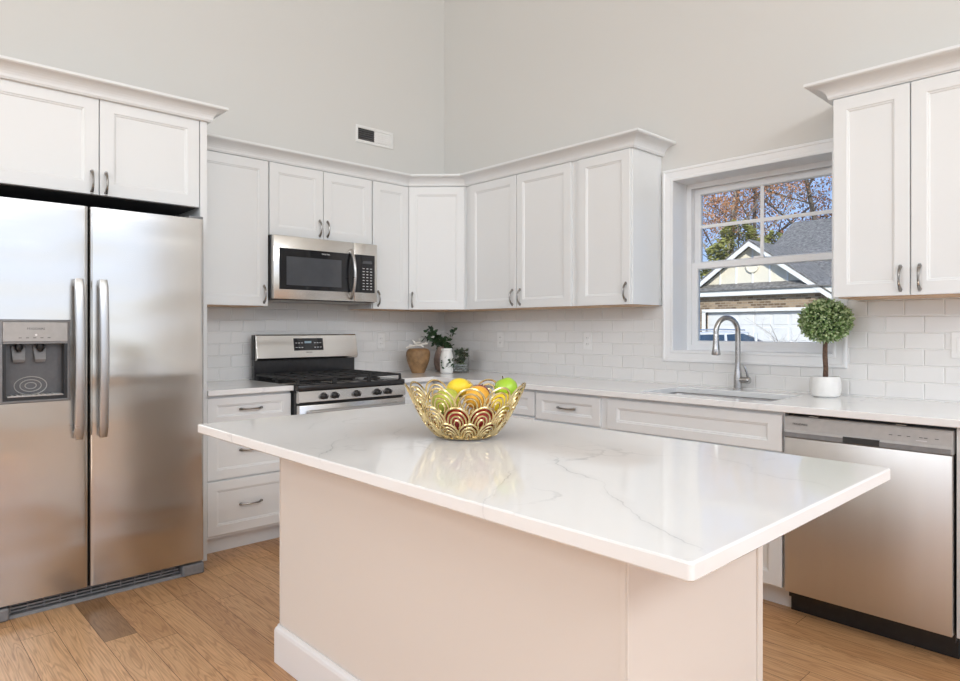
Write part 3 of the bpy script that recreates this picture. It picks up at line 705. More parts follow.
# faucet
fx, fy = 2.549, -.082
c = thing('faucet', (fx, fy, .904), 'brushed steel gooseneck pull-down faucet behind the sink', 'faucet')
MB().lathe(fx, fy, [(.026, .9042), (.026, .909), (.022, .913), (.0215, .93), (.021, .97), (.018, 1.0), (.0145, 1.03), (.0135, 1.06)], 28).build('base', 'faucet_steel', c, smooth=True)
R0 = .076; zc = 1.216; dxs, dys = -.34, -.94   # spout swings a little to the left
pts = [(fx, fy, 1.055), (fx, fy, 1.14)] + [(fx + dxs * (R0 - R0 * math.cos(t_)), fy + dys * (R0 - R0 * math.cos(t_)), zc + R0 * math.sin(t_)) for t_ in [PI * i / 14 for i in range(15)]]
ex, ey = fx + dxs * 2 * R0, fy + dys * 2 * R0
pts += [(ex, ey, 1.20)]
MB().tube(pts, .0138, 16).build('neck', 'faucet_steel', c, smooth=True, angle=60)
MB().lathe(ex, ey, [(.012, 1.212), (.0145, 1.200), (.0155, 1.165), (.0185, 1.13), (.0235, 1.098), (.022, 1.094), (.012, 1.092)], 24).build('spray_head', 'faucet_steel', c, smooth=True)
lv = MB(lambda a, n, z: (fx + a, fy + n, z)).rings([[( x, r_ * math.cos(2 * PI * k / 20), .958 + r_ * math.sin(2 * PI * k / 20)) for k in range(20)] for x, r_ in ((.012, .017), (.050, .018), (.062, .019), (.066, .017))]).build('valve', 'faucet_steel', c, smooth=True)
MB().tube([(fx + .055, fy, .970), (fx + .052, fy - .006, 1.0), (fx + .040, fy - .012, 1.035)], [.0065, .006, .0065], 10).build('lever', 'faucet_steel', c, smooth=True)

# ------------------------------------------------------------------ gas range
RY0, RW = -1.694, .764; FR = frame(0, RY0, 90)
c = thing('gas_range', (.36, RY0 + RW / 2, 0), 'stainless and black five-burner gas range with raised backguard', 'range')
MB(FR).box(.002, RW - .002, .012, .672, .02, .872, bev=.002).build('body', 'enamel_black', c)
ct = MB(FR).box(.001, RW - .001, .030, .705, .873, .905, bev=.006).build('cooktop', 'enamel_black', c, smooth=True)
# backguard: black lower, steel slanted upper box with a display
MB(FR).box(.010, RW - .001, .060, .099, .873, 1.03, bev=.003).build('backguard_base', 'enamel_black', c)
MB(FR).rings([[(a, n, z) for n, z in ((.060, 1.031), (.100, 1.031), (.102, 1.193), (.064, 1.193))] for a in (.008, RW + .006)]).build('backguard_side', 'black_plastic', c, bevel=.002)
bgm = MB(FR)
bgm.rings([[(a, n, z) for n, z in ((.1025, 1.026), (.128, 1.030), (.137, 1.042), (.112, 1.188), (.106, 1.196), (.1025, 1.196))] for a in (.014, RW + .002)])
bk = bgm.build('backguard', 'steel', c, bevel=.002)
def slant(z): return .137 + (z - 1.042) / (1.188 - 1.042) * (.112 - .137)
def slant_box(a0, a1, z0, z1, t0, t1, name, m_, par):
    return MB(FR).rings([[(a0, slant(z0) + t0, z0), (a1, slant(z0) + t0, z0), (a1, slant(z1) + t0, z1), (a0, slant(z1) + t0, z1)], [(a0, slant(z0) + t1, z0), (a1, slant(z0) + t1, z0), (a1, slant(z1) + t1, z1), (a0, slant(z1) + t1, z1)]]).build(name, m_, par)
dsp = slant_box(.275, .495, 1.088, 1.170, -.001, .0015, 'display', 'black_glass', bk)
for k in range(3):
    for r_ in range(2): slant_box(.287 + k * .021, .300 + k * .021, 1.106 + r_ * .030, 1.111 + r_ * .030, .0014, .0022, 'key', 'text_light', dsp)
    for r_ in range(2): slant_box(.425 + k * .021, .438 + k * .021, 1.106 + r_ * .030, 1.111 + r_ * .030, .0014, .0022, 'key', 'text_light', dsp)
slant_box(.355, .405, 1.136, 1.150, .0014, .0022, 'clock_digits', 'display_glow', dsp)
text('FRIGIDAIRE', 'brand_text', bk, FR, .385, slant(1.075) + .001, 1.075, .009, 'text_dark', 90)
# grates and burners
for g_ in range(3):
    a0_ = .012 + g_ * .2475; a1_ = a0_ + .245; mb = MB(FR); zt_ = .942; b_ = .0055
    n0_, n1_ = .12, .675
    for a in (a0_ + b_, a1_ - b_, (a0_ + a1_) / 2): mb.box(a - b_, a + b_, n0_, n1_, zt_ - .012, zt_, bev=.002, seg=1)
    for n_ in (n0_ + b_, n1_ - b_, (n0_ + n1_) / 2, n0_ + .15, n1_ - .15): mb.box(a0_, a1_, n_ - b_, n_ + b_, zt_ - .012, zt_ + .0006, bev=.002, seg=1)
    for a in (a0_ + b_, a1_ - b_):
        for n_ in (n0_ + b_, n1_ - b_, (n0_ + n1_) / 2): mb.box(a - .007, a + .007, n_ - .007, n_ + .007, .9052, zt_ - .006, bev=.002, seg=1)
    mb.build('grate', 'cast_iron', c)
for a, n_, r_ in ((.135, .20, .036), (.135, .52, .042), (.382, .36, .048), (.63, .20, .036), (.63, .52, .042)):
    MB(FR).lathe(a, n_, [(r_ + .012, .9052), (r_ + .010, .911), (r_ * .8, .913), (r_ * .8, .918), (r_, .919), (r_, .925), (r_ * .9, .927)], 24).build('burner', 'cast_iron', c, smooth=True)
# control panel, knobs, oven door
MB(FR).rings([[(a, n, z) for n, z in ((.6725, .800), (.702, .800), (.712, .806), (.705, .868), (.698, .872), (.6725, .872))] for a in (.004, RW - .002)]).build('control_panel', 'steel', c, bevel=.001)
for a in (.161, .235, .388, .539, .620):
    kn = MB(FR).lathe(a, .836, [(.021, .7085), (.021, .714), (.017, .716), (.0155, .742), (.013, .745)], 20, axis='n').build('knob', 'black_plastic', c, smooth=True)
    MB(FR).box(a - .0035, a + .0035, .7445, .7525, .821, .851, bev=.001).build('grip', 'black_plastic', kn)
    MB(FR).box(a - .001, a + .001, .7523, .7528, .840, .850).build('pointer', 'text_light', kn)
MB(FR).box(.004, RW - .004, .673, .690, .790, .799).build('vent_gap', 'black_plastic', c)
od = MB(FR).box(.004, RW - .004, .673, .712, .215, .788, bev=.004).build('oven_door', 'steel', c, smooth=True)
MB(FR).box(.10, RW - .10, .7115, .7145, .33, .62, bev=.001).build('oven_window', 'black_glass', od)
hd = MB(FR); hd.tube([(.05, .757, .752), (.20, .762, .752), (.382, .764, .752), (.564, .762, .752), (.714, .757, .752)], .0125, 14)
for a in (.065, .699): hd.box(a - .011, a + .011, .7115, .755, .742, .762, bev=.003)
hd.build('handle', 'handle_steel', od, smooth=True)
MB(FR).box(.004, RW - .004, .673, .708, .05, .208, bev=.004).build('storage_drawer', 'steel', c, smooth=True)
MB(FR).box(.03, RW - .03, .05, .64, .0005, .02).build('toe_base', 'black_plastic', c)

# ------------------------------------------------------------------ over-range microwave
MW = .760; FM = frame(0, -1.692, 90); mz0, mz1 = 1.414, 1.8125
c = thing('microwave', (.2, -1.31, mz0), 'stainless over-the-range microwave with curved vertical handle', 'microwave')
MB(FM).box(.0005, MW, .0085, .354, mz0, mz1, bev=.002).build('case', 'black_plastic', c)
MB(FM).box(.03, MW - .03, .05, .33, mz0 - .006, mz0 - .0003).build('bottom_vent', 'light_grey_plastic', c)
md_ = MB(FM).box(.001, .574, .355, .388, mz0 + .004, mz1 - .001, bev=.004).build('door', 'steel', c, smooth=True)
MB(FM).box(.575, MW - .001, .355, .388, mz0 + .004, mz1 - .001, bev=.004).build('control_side', 'steel', c, smooth=True)
fa = MB(FM).box(.038, .5735, .3875, .3900, mz0 + .064, mz1 - .078, bev=.001).build('window_surround', 'black_glass', md_)
MB(FM).box(.085, .475, .3898, .3907, mz0 + .092, mz1 - .128).build('window', 'window_tint', md_)
kp = MB(FM).box(.578, MW - .022, .3875, .3900, mz0 + .064, mz1 - .078, bev=.001).build('keypad', 'black_glass', c)
for r_ in range(8):
    for k in range(3): MB(FM).box(.640 + k * .030, .655 + k * .030, .3898, .3904, mz0 + .085 + r_ * .020, mz0 + .090 + r_ * .020).build('key', 'text_light', kp)
MB(FM).box(.640, .715, .3898, .3904, mz0 + .262, mz0 + .280).build('clock_display', 'window_tint', kp)
text('FRIGIDAIRE', 'brand_text', md_, FM, .36, .3906, mz1 - .098, .012, 'text_light', 90)
pts = []
for i in range(17):
    u = i / 16; pts.append((.548 + 0 * u, .390 + .046 * (1 - (2 * u - 1) ** 2) ** .8 + .004, mz0 + .026 + (mz1 - mz0 - .085) * u))
MB(FM).tube([(.548, .387, pts[0][2])] + pts + [(.548, .387, pts[-1][2])], .014, 12, sq=.75, up=(0, 1, 0)).build('handle', 'handle_steel', md_, smooth=True, angle=50)

# ------------------------------------------------------------------ island
IX0, IX1, IY0, IY1 = 1.905, 3.423, -2.402, -1.812
c = thing('island_cabinet', ((IX0 + IX1) / 2, (IY0 + IY1) / 2, 0), 'cream island base, warm bounce light in its colour, with plain panels and tall baseboard', 'kitchen island')
MB().box(IX0 + .006, IX1 - .006, IY0 + .004, IY1, .0005, .8735).build('body', 'island_bounce_paint', c)
MB().box(IX0 + .0065, IX1 - .022, IY0, IY0 + .0038, .13, .8735).build('back_panel', 'island_bounce_paint', c, bevel=.0008)
MB().box(IX1 - .0055, IX1, IY0 - .002, IY1 + .02, .0005, .8735).build('end_panel', 'island_bounce_paint', c, bevel=.001)
MB().box(IX0, IX0 + .0055, IY0 - .002, IY1 + .02, .0005, .8735).build('end_panel', 'island_bounce_paint', c, bevel=.001)
MB().box(IX1 - .0215, IX1 - .006, IY0 - .002, IY0 + .0035, .13, .8735).build('corner_stile', 'island_bounce_paint', c, bevel=.001)
MB().box(IX1 + .0002, IX1 + .006, IY1 - .006, IY1 + .02, .0005, .8735).build('corner_stile', 'island_bounce_paint', c, bevel=.001)
mb = MB(); pr_ = [(0, .0008), (.014, .0008), (.014, .118), (.011, .128), (.006, .134), (.004, .142), (0, .142)]
pth = [(IX0, IY1 + .02), (IX0, IY0 - .002), (IX1, IY0 - .002), (IX1, IY1 - .01)]
def sweep(path, prof):
    pts = [Vector(p) for p in path]; n = len(pts); R_ = []
    for i in range(n):
        ns = []
        for a, b_ in ((i - 1, i), (i, i + 1)):
            if a >= 0 and b_ < n:
                d = (pts[b_] - pts[a]).normalized(); ns.append(Vector((d.y, -d.x)))
        off = ns[0] if len(ns) == 1 else (ns[0] + ns[1]).normalized() / max(.2, (ns[0] + ns[1]).normalized().dot(ns[0]))
        R_.append([(pts[i].x + off.x * o, pts[i].y + off.y * o, z) for o, z in prof])
    return R_
mb.rings(sweep(pth, pr_)); mb.build('baseboard', 'trim_white', c)
for k, (a0_, a1_) in enumerate(((.01, .50), (.51, 1.00), (1.01, 1.50))):
    FI = frame(IX1, IY1, 180)
    d = MB(FI).shaker(a0_, a1_, .12, .86, .0005, .0195).build('door', 'island_bounce_paint', c); pull(FI, a1_ - .03, .76, .02, .098, d)
mb = MB(); tx0, tx1, ty0, ty1 = 1.872, 3.721, -2.690, -1.767
def rrect(x0, x1, y0, y1, r, z):
    p = []
    for cx_, cy_, s0 in ((x1 - r, y1 - r, 0), (x0 + r, y1 - r, 1), (x0 + r, y0 + r, 2), (x1 - r, y0 + r, 3)):
        for k in range(5):
            an = PI / 2 * (s0 + k / 4); p.append((cx_ + r * math.cos(an), cy_ + r * math.sin(an), z))
    return p
e_ = .0035
mb.rings([rrect(tx0 + e_, tx1 - e_, ty0 + e_, ty1 - e_, .006, .8745), rrect(tx0, tx1, ty0, ty1, .008, .8745 + e_), rrect(tx0, tx1, ty0, ty1, .008, .904 - e_), rrect(tx0 + e_ * .3, tx1 - e_ * .3, ty0 + e_ * .3, ty1 - e_ * .3, .008, .904 - e_ * .3), rrect(tx0 + e_, tx1 - e_, ty0 + e_, ty1 - e_, .006, .904)])
tag(mb.build('island_countertop', 'quartz_island'), 'large white quartz island countertop with grey veins and wide overhang', 'countertop')

# ------------------------------------------------------------------ fruit bowl
BX, BY, BZ = 2.700, -2.195, .904
c = thing('fruit_bowl', (BX, BY, BZ), 'openwork gold bowl of overlapping scallop arches on the island', 'bowl')
def bowl_pt(th, u, off=0):
    """u 0..1 from foot to rim"""
    u = max(u, 0); r = .076 + .104 * u ** .62 + off; z = .006 + .150 * u
    return (BX + r * math.cos(th), BY + r * math.sin(th), BZ + z)
NP = 12
rows = [(.66, .37, .5), (.33, .33, 0), (.05, .28, .5), (-.10, .16, 0)]   # centre, height, phase of each row of scallops
AW = PI / NP * 1.04
def covered(th, u, row):
    """hidden behind a scallop of the next row down, which lies in front"""
    if row + 1 >= len(rows): return False
    uc, b_, ph = rows[row + 1]; step = 2 * PI / NP
    d = (th / step - ph - .25) % 1.0; d = min(d, 1 - d) * step
    return (d / AW) ** 2 + ((u - uc) / b_) ** 2 < .97
for ri, (uc, b_, ph) in enumerate(rows):
    mb = MB()
    for k in range(NP):
        th0 = 2 * PI * (k + ph + .25) / NP
        for sc_ in (1.0, .74, .49, .25):
            run = []; runs = []
            for i in range(41):
                al = -.35 * PI + 1.7 * PI * i / 40; th = th0 + AW * sc_ * math.cos(al); u = uc + b_ * sc_ * math.sin(al)
                if u < -.03 or covered(th, u, ri):
                    if len(run) > 2: runs.append(run)
                    run = []
                else: run.append(bowl_pt(th, u, -.0022 * (3 - ri) * 0 + .0012 * ri))
            if len(run) > 2: runs.append(run)
            for q in runs: mb.tube(q, .0035 if sc_ == 1 else .0031, 6, sq=.75)
    mb.build('scallop_row', 'gold', c, smooth=True)
mb = MB()
for rr_, zz in ((.082, .007), (.060, .0045), (.040, .0045), (.020, .0045)):
    mb.tube([(BX + rr_ * math.cos(2 * PI * i / 36), BY + rr_ * math.sin(2 * PI * i / 36), BZ + zz) for i in range(37)], .004, 8, caps=False)
for k in range(12):
    th = 2 * PI * k / 12; mb.tube([(BX + .006 * math.cos(th), BY + .006 * math.sin(th), BZ + .005), (BX + .083 * math.cos(th), BY + .083 * math.sin(th), BZ + .006)], .0025, 6)
mb.build('foot_ring', 'gold', c, smooth=True)

def fruit(kind, x, y, z, r, m_, label, sx=1, sy=1, sz=1, dip=.0, tip=False, yaw=0, tilt=0):
    rot = Matrix.Rotation(yaw, 3, 'Z') @ Matrix.Rotation(tilt, 3, 'Y')
    o = thing(kind, (BX + x, BY + y, BZ + z), label, kind.replace('_', ' '), 'fruit in the gold bowl')
    ctr = Vector((BX + x, BY + y, BZ + z)); mb = MB(); mb.blob(ctr, r, sx, sy, sz, 24, dip, rot)
    if tip:
        for s_ in (1, -1):
            mb2 = ctr + rot @ Vector((0, 0, s_ * r * sz * .93)); mb.blob(mb2, r * .22, 1, 1, 1.3, 10, 0, rot)
    mb.build('flesh', m_, o, smooth=True, angle=80)
    if dip:
        p0 = ctr + rot @ Vector((0, 0, r * sz * (1 - dip) - .002)); p1 = ctr + rot @ Vector((.003, 0, r * sz * 1.12))
        MB().tube([tuple(p0), tuple((p0 + p1) / 2 + Vector((.001, 0, 0))), tuple(p1)], .0016, 6).build('stem', 'stem_brown', o, smooth=True)
    return o
# camera-right and toward-camera unit vectors, to talk about left/right/front here
cr_ = Vector((.685, .728)); ct_ = Vector((.743, -.669))
def at_(r_, f_): v = cr_ * r_ + ct_ * f_; return v.x, v.y
x, y = at_(-.028, .058); fruit('apple', x, y, .056, .036, 'red_apple', 'red apple low in the bowl at front left of centre', dip=.18, tilt=.5)
x, y = at_(.050, .045); fruit('apple', x, y, .056, .036, 'red_apple', 'red apple low in the bowl at front right', dip=.18, tilt=-.6)
x, y = at_(.046, -.046); fruit('orange', x, y, .052, .036, 'mango_orange', 'orange at the bottom of the bowl toward the back')
x, y = at_(-.045, -.034); fruit('apple', x, y, .054, .035, 'red_apple', 'red apple at the bottom of the bowl on the back left', dip=.18)
x, y = at_(-.058, .040); fruit('pear', x, y, .112, .037, 'lime_pear', 'yellow-green pear lying at the left side of the bowl', sx=1, sy=1, sz=1.2, dip=.1, yaw=.8, tilt=1.2)
x, y = at_(-.022, -.022); fruit('lemon', x, y, .146, .030, 'lemon', 'bright yellow lemon on top of the pile', sz=1.22, tip=True, yaw=.6, tilt=1.35)
x, y = at_(.035, .028); fruit('orange', x, y, .122, .035, 'mango_orange', 'orange in the middle of the pile behind the front arches', sz=1.1, yaw=.3, tilt=1.3)
x, y = at_(.108, .045); fruit('lemon', x, y, .108, .029, 'lemon', 'yellow lemon at the right under the green apple', sz=1.2, tip=True, yaw=1.3, tilt=1.3)
x, y = at_(.124, -.020); fruit('apple', x, y, .144, .036, 'green_apple', 'glossy green apple on the right side of the bowl', dip=.16, tilt=-.35, yaw=.6)
x, y = at_(.044, -.085); fruit('apple', x, y, .118, .034, 'red_apple', 'red apple high at the back of the bowl', dip=.16, tilt=.3)

# ------------------------------------------------------------------ topiary
TX, TY = 3.010, -.135
c = thing('potted_topiary', (TX, TY, .904), 'small ball topiary in a white pot right of the sink', 'plant')
MB().lathe(TX, TY, [(.050, .9045), (.062, .912), (.069, .935), (.0695, .965), (.066, .992), (.062, 1.003), (.057, 1.003), (.056, .985)], 36, cap1=True).build('pot', 'white_ceramic', c, smooth=True)
MB().lathe(TX, TY, [(.0555, .9855), (.04, .992), (.01, .995)], 20).build('soil', 'potting_soil', c, smooth=True)
MB().tube([(TX, TY, .985), (TX + .002, TY, 1.04), (TX - .002, TY + .002, 1.10), (TX, TY, 1.19)], [.0125, .011, .0115, .010], 12).build('stem', 'topiary_bark', c, smooth=True)
def leaf_ball(name, m_, par, ctr, R_, squash, n, size, seed, rmin=.78):
    rnd = random.Random(seed); mb = MB()
    for i in range(n):
        zz = 1 - 2 * (i + .5) / n; ph = i * 2.39996 + rnd.uniform(-.3, .3); s_ = math.sqrt(1 - zz * zz)
        d = Vector((s_ * math.cos(ph), s_ * math.sin(ph), zz)); rr_ = R_ * rnd.uniform(rmin, 1.04)
        p = Vector(ctr) + Vector((d.x * rr_, d.y * rr_, d.z * rr_ * squash))
        t1 = Vector((rnd.gauss(0, 1), rnd.gauss(0, 1), rnd.gauss(0, 1))); t1 = (t1 * .7 + d * .8).normalized()
        t2 = t1.cross(Vector((rnd.gauss(0, 1), rnd.gauss(0, 1), rnd.gauss(0, 1)))).normalized(); nn = t1.cross(t2)
        L_ = size * rnd.uniform(.8, 1.25); Wd = L_ * .34
        vs = [mb.P(tuple(p)), mb.P(tuple(p + t1 * L_ * .5 + t2 * Wd - nn * L_ * .06)), mb.P(tuple(p + t1 * L_)), mb.P(tuple(p + t1 * L_ * .5 - t2 * Wd - nn * L_ * .06)), mb.P(tuple(p + t1 * L_ * .5 + nn * L_ * .05))]
        for q in ((0, 1, 4), (1, 2, 4), (2, 3, 4), (3, 0, 4)): mb.bm.faces.new([vs[j] for j in q])
    return mb.build(name, m_, par)
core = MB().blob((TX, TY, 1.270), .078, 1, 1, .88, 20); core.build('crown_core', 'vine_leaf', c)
leaf_ball('foliage', 'boxwood_leaf', c, (TX, TY, 1.270), .102, .88, 1900, .019, 3)
leaf_ball('foliage', 'boxwood_light', c, (TX, TY, 1.272), .113, .88, 1000, .016, 5, .86)

# ------------------------------------------------------------------ corner decor
vx, vy = .262, -.478
c = thing('pottery_vase', (vx, vy, .904), 'round tan pottery vase beside the range in the corner', 'vase')
MB().lathe(vx, vy, [(.046, .9045), (.050, .910), (.066, .945), (.084, .995), (.090, 1.035), (.089, 1.060), (.080, 1.078), (.066, 1.086), (.060, 1.086), (.056, 1.078), (.054, 1.04)], 32).build('body', 'tan_pottery', c, smooth=True)
c2 = thing('driftwood_branch', (vx, vy, 1.087), 'bleached white branching driftwood lying on top of the tan vase', 'decoration')
rnd = random.Random(4); mb = MB(); u_ = Vector((.685, .728, 0))
P0 = Vector((vx, vy, 1.088))
for a, b_, r_ in (((-.060, .000), (.000, .012), .006), ((.000, .012), (.050, .022), .006), ((.0, .012), (-.028, .040), .005), ((.0, .012), (.030, .003), .0055), ((-.03, .006), (-.045, .018), .004), ((-.02, .02), (.012, .030), .0045)):
    A = P0 + u_ * a[0] * 1.5 + Vector((0, 0, a[1] * 1.4 + .004)); B = P0 + u_ * b_[0] * 1.5 + Vector((.006, -.006, b_[1] * 1.4 + .004)); M_ = (A + B) / 2 + Vector((rnd.uniform(-.004, .004), rnd.uniform(-.004, .004), .003))
    mb.tube([tuple(A), tuple(M_), tuple(B)], [r_ * 1.1, r_ * 1.5, r_ * .8], 8)
mb.build('branch', 'driftwood', c2, smooth=True)
# tall brown vase with greenery
gx, gy = .235, -.235
c = thing('greenery_vase', (gx, gy, .904), 'narrow brown vase holding dark leafy stems in the corner', 'vase')
MB().lathe(gx, gy, [(.030, .9045), (.042, .92), (.054, .96), (.055, 1.0), (.045, 1.045), (.032, 1.08), (.034, 1.095), (.028, 1.095), (.024, 1.07)], 24).build('body', 'brown_glaze', c, smooth=True)
def leaf(mb, p, d, L_, Wd, rnd):
    d = d.normalized(); s_ = d.cross(Vector((rnd.gauss(0, 1), rnd.gauss(0, 1), rnd.gauss(0, 1)))).normalized(); nn = d.cross(s_)
    row = [p]; vs = []
    A = mb.P(tuple(p)); pr = None
    L1 = [mb.P(tuple(p + d * L_ * t_ + s_ * Wd * w_ * k - nn * L_ * .12 * t_ * t_)) for t_, w_ in ((.3, .8), (.65, .9)) for k in (-1, 0, 1)]
    T = mb.P(tuple(p + d * L_ - nn * L_ * .2))
    for q in ((A, L1[0], L1[1]), (A, L1[1], L1[2]), (L1[0], L1[3], L1[4], L1[1]), (L1[1], L1[4], L1[5], L1[2]), (L1[3], T, L1[4]), (L1[4], T, L1[5])): mb.bm.faces.new(q)
rnd = random.Random(12)
for tip in ((-.120, .03, 1.17), (-.085, .0, 1.235), (-.070, .02, 1.20), (-.10, .04, 1.21), (-.03, .0, 1.18), (.115, .0, 1.235), (.050, .03, 1.15), (.09, .03, 1.10), (-.045, .03, 1.14)):
    A = Vector((gx, gy, 1.06)); tt = cr_ * tip[0] + ct_ * tip[1]; B = Vector((gx + tt.x, gy + tt.y, tip[2])); M_ = (A + B) / 2 + Vector((0, 0, .03))
    curve = [A.lerp(M_, t_).lerp(M_.lerp(B, t_), t_) for t_ in [i / 8 for i in range(9)]]
    st = MB().tube([tuple(p) for p in curve], .0016, 6).build('stem', 'vine_stem', c, smooth=True)
    mb = MB()
    for i in range(3, 9):
        for k in range(3):
            d = Vector((rnd.gauss(0, 1), rnd.gauss(0, 1), rnd.gauss(.2, .8))); leaf(mb, curve[i], d, rnd.uniform(.036, .056), rnd.uniform(.011, .017), rnd)
    mb.build('foliage', 'vine_leaf', st)
mb = MB()
for q in range(5):
    tt = cr_ * rnd.uniform(-.16, -.06) + ct_ * rnd.uniform(.03, .06); p = Vector((gx + tt.x, gy + tt.y, rnd.uniform(1.12, 1.19)))
    for k in range(5):
        an = 2 * PI * k / 5; leaf(mb, p, Vector((math.cos(an), math.sin(an), .4)), .019, .008, rnd)
mb.build('blossom', 'petal_white', c)
# clear glass vase with pebbles, white jar and green leaves
qx, qy = .420, -.200
c = thing('glass_vase', (qx, qy, .904), 'clear square glass vase with leaves and pale pebbles in the corner', 'vase')
FQ = frame(qx, qy, 45)
hw = .070
picture = MB(FQ)
for s0 in (0,):
    o_ = [(-hw, -hw), (hw, -hw), (hw, hw), (-hw, hw)]; i_ = [(a * .95, b_ * .95) for a, b_ in o_]
    picture.rings([[(a, b_, .9045) for a, b_ in o_], [(a, b_, 1.090) for a, b_ in o_], [(a, b_, 1.090) for a, b_ in i_], [(a, b_, .912) for a, b_ in i_]])
picture.build('glass', 'vase_glass', c)
mb = MB(FQ); rnd = random.Random(8)
for i in range(60): mb.blob((rnd.uniform(-.047, .047), rnd.uniform(-.047, .047), .9175 + .02 * (i // 22)), rnd.uniform(.009, .012), 1, 1, .7, 8)
pb = mb.build('pebbles', 'pebble', c, smooth=True); pb['kind'] = 'stuff'
mb = MB(FQ)
for i in range(80):
    p = Vector((rnd.uniform(-.03, .050), rnd.uniform(-.04, .045), rnd.uniform(.98, 1.075))); leaf(mb, p, Vector((rnd.gauss(0, 1), rnd.gauss(0, 1), rnd.gauss(.2, .8))), .034, .012, rnd)
mb.build('foliage', 'vine_leaf', c)
mb = MB(FQ)
for i in range(18):
    p = Vector((rnd.uniform(-.03, .04), rnd.uniform(-.03, .04), rnd.uniform(.955, .985))); leaf(mb, p, Vector((rnd.gauss(0, 1), rnd.gauss(0, 1), rnd.gauss(.4, .8))), .028, .008, rnd)
mb.build('foliage', 'boxwood_leaf', c)
jx, jy = FQ(-.085, .058, 0)[:2]
jx, jy = .443, -.351
c = thing('ceramic_bottle', (jx, jy, .904), 'white ceramic bottle painted with green sprigs, in front of the glass vase', 'bottle')
MB().lathe(jx, jy, [(.038, .9045), (.048, .912), (.050, .97), (.049, 1.02), (.041, 1.055), (.036, 1.068), (.041, 1.076), (.041, 1.088), (.034, 1.088), (.032, 1.06)], 28).build('body', 'white_ceramic', c, smooth=True)
mb = MB()
for i in range(26):
    an = rnd.uniform(-1.9, .4); z_ = rnd.uniform(.94, 1.02); rr_ = .0505
    p = Vector((jx + rr_ * math.cos(an), jy + rr_ * math.sin(an), z_)); leaf(mb, p, Vector((-math.sin(an), math.cos(an), rnd.uniform(-1, 1))), .026, .008, rnd)
mb.build('painted_sprigs', 'vine_leaf', c)

# ------------------------------------------------------------------ outlets, vent
def outlet(F, a, z, n, label, wide=.070, gang='outlet'):
    o = thing('wall_outlet' if gang == 'outlet' else 'light_switch', F(a, n, z - .057), label, 'outlet' if gang == 'outlet' else 'light switch')
    MB(F).box(a - wide / 2, a + wide / 2, n, n + .005, z - .0575, z + .0575, bev=.002).build('cover_plate', 'outlet_white', o)
    if gang == 'outlet':
        for dz_ in (-.020, .020):
            f = MB(F).lathe(a, z + dz_, [(.0165, n + .0048), (.0165, n + .0062), (.0155, n + .0066)], 20, axis='n').build('receptacle', 'outlet_white', o, smooth=True)
            for da_ in (-.006, .006): MB(F).box(a + da_ - .001, a + da_ + .001, n + .0064, n + .0068, z + dz_ - .004, z + dz_ + .005).build('slot', 'slot_dark', f)
    else:
        for da_ in (-.023, .023): MB(F).box(a + da_ - .015, a + da_ + .015, n + .0048, n + .008, z - .033, z + .033, bev=.001).build('rocker', 'outlet_white', o)
outlet(FW, 1.487, 1.153, .0082, 'white wall outlet on the tile left of the window casing')
outlet(FW, .670, 1.150, .0082, 'white wall outlet on the tile near the room corner')
outlet(FL, -.640, 1.141, .0082, 'white wall outlet on the tile right of the gas range')
outlet(FW, 3.548, 1.160, .0082, 'white double light switch on the tile at the right picture edge', wide=.116, gang='switch')
# supply register
c = thing('air_vent', (.0, -.692, 2.62), 'white supply air register high on the wall above the cabinets', 'vent')
picture_frame(MB(FL), -.862, -.522, 2.622, 2.750, [(0, .0005), (0, .006), (.003, .008), (.020, .008), (.022, .004), (.022, .0005)]).build('frame', 'outlet_white', c)
MB(FL).box(-.840, -.544, .0005, .002, 2.644, 2.728).build('duct_opening', 'slot_dark', c)
mb = MB(FL)
for k in range(5): mb.rings([[(a, .0025, 2.648 + k * .016), (a, .0085, 2.654 + k * .016), (a, .0095, 2.653 + k * .016), (a, .0035, 2.647 + k * .016)] for a in (-.836, -.698)])
mb.build('open_louvers', 'dark_louver', c)
mb = MB(FL); mb.box(-.698, -.545, .0025, .0065, 2.645, 2.727)
for k in range(5): mb.box(-.690, -.552, .0062, .0085, 2.651 + k * .015, 2.655 + k * .015, bev=.0008, seg=1)
mb.build('closed_louvers', 'outlet_white', c)

# ------------------------------------------------------------------ outside
GZ = -.30
struct(MB().box(-60, 60, -60, 80, GZ - .5, GZ - .001).build('ground', 'grass', origin=(0, 0, GZ)))
tag(MB().box(-9.2, -2.4, 4, 19.9, GZ + .001, GZ + .03).build('driveway', 'asphalt'), 'grey driveway in front of the neighbouring garage', 'driveway', kind='structure')
HY = 20.0; AX, AZ = -6.447, 4.42; SL = .73; HWd = 3.05; EZ = AZ - SL * HWd
c = thing('neighbor_house', (AX, HY + 3, GZ), 'cream gabled house with garage seen through the sink window', 'house')
mb = MB(); gx0, gx1 = -9.2, -2.45; gz_ = 1.90; dx0, dx1 = -8.25, -3.35
mb.grid([gx0, dx0, dx1, gx1], [GZ, gz_, 2.46], lambda i, j: not (i == 1 and j == 0), HY, HY + .3)
mb.build('brick_wall', 'brick_band', c)
MB().box(gx0 + .01, gx1 - .01, HY + .02, HY + 8, GZ, 2.46).build('core', 'siding', c) if False else None
MB().box(gx0 + .02, gx0 + .3, HY + .3, HY + 8, GZ, 2.5).build('side_wall', 'siding', c)
MB().box(gx1 - .3, gx1 - .02, HY + .3, HY + 8, GZ, 2.5).build('side_wall', 'siding', c)
gd = MB().box(dx0, dx1, HY + .16, HY + .2, GZ, gz_).build('garage_door', 'garage_white', c)
mb = MB()
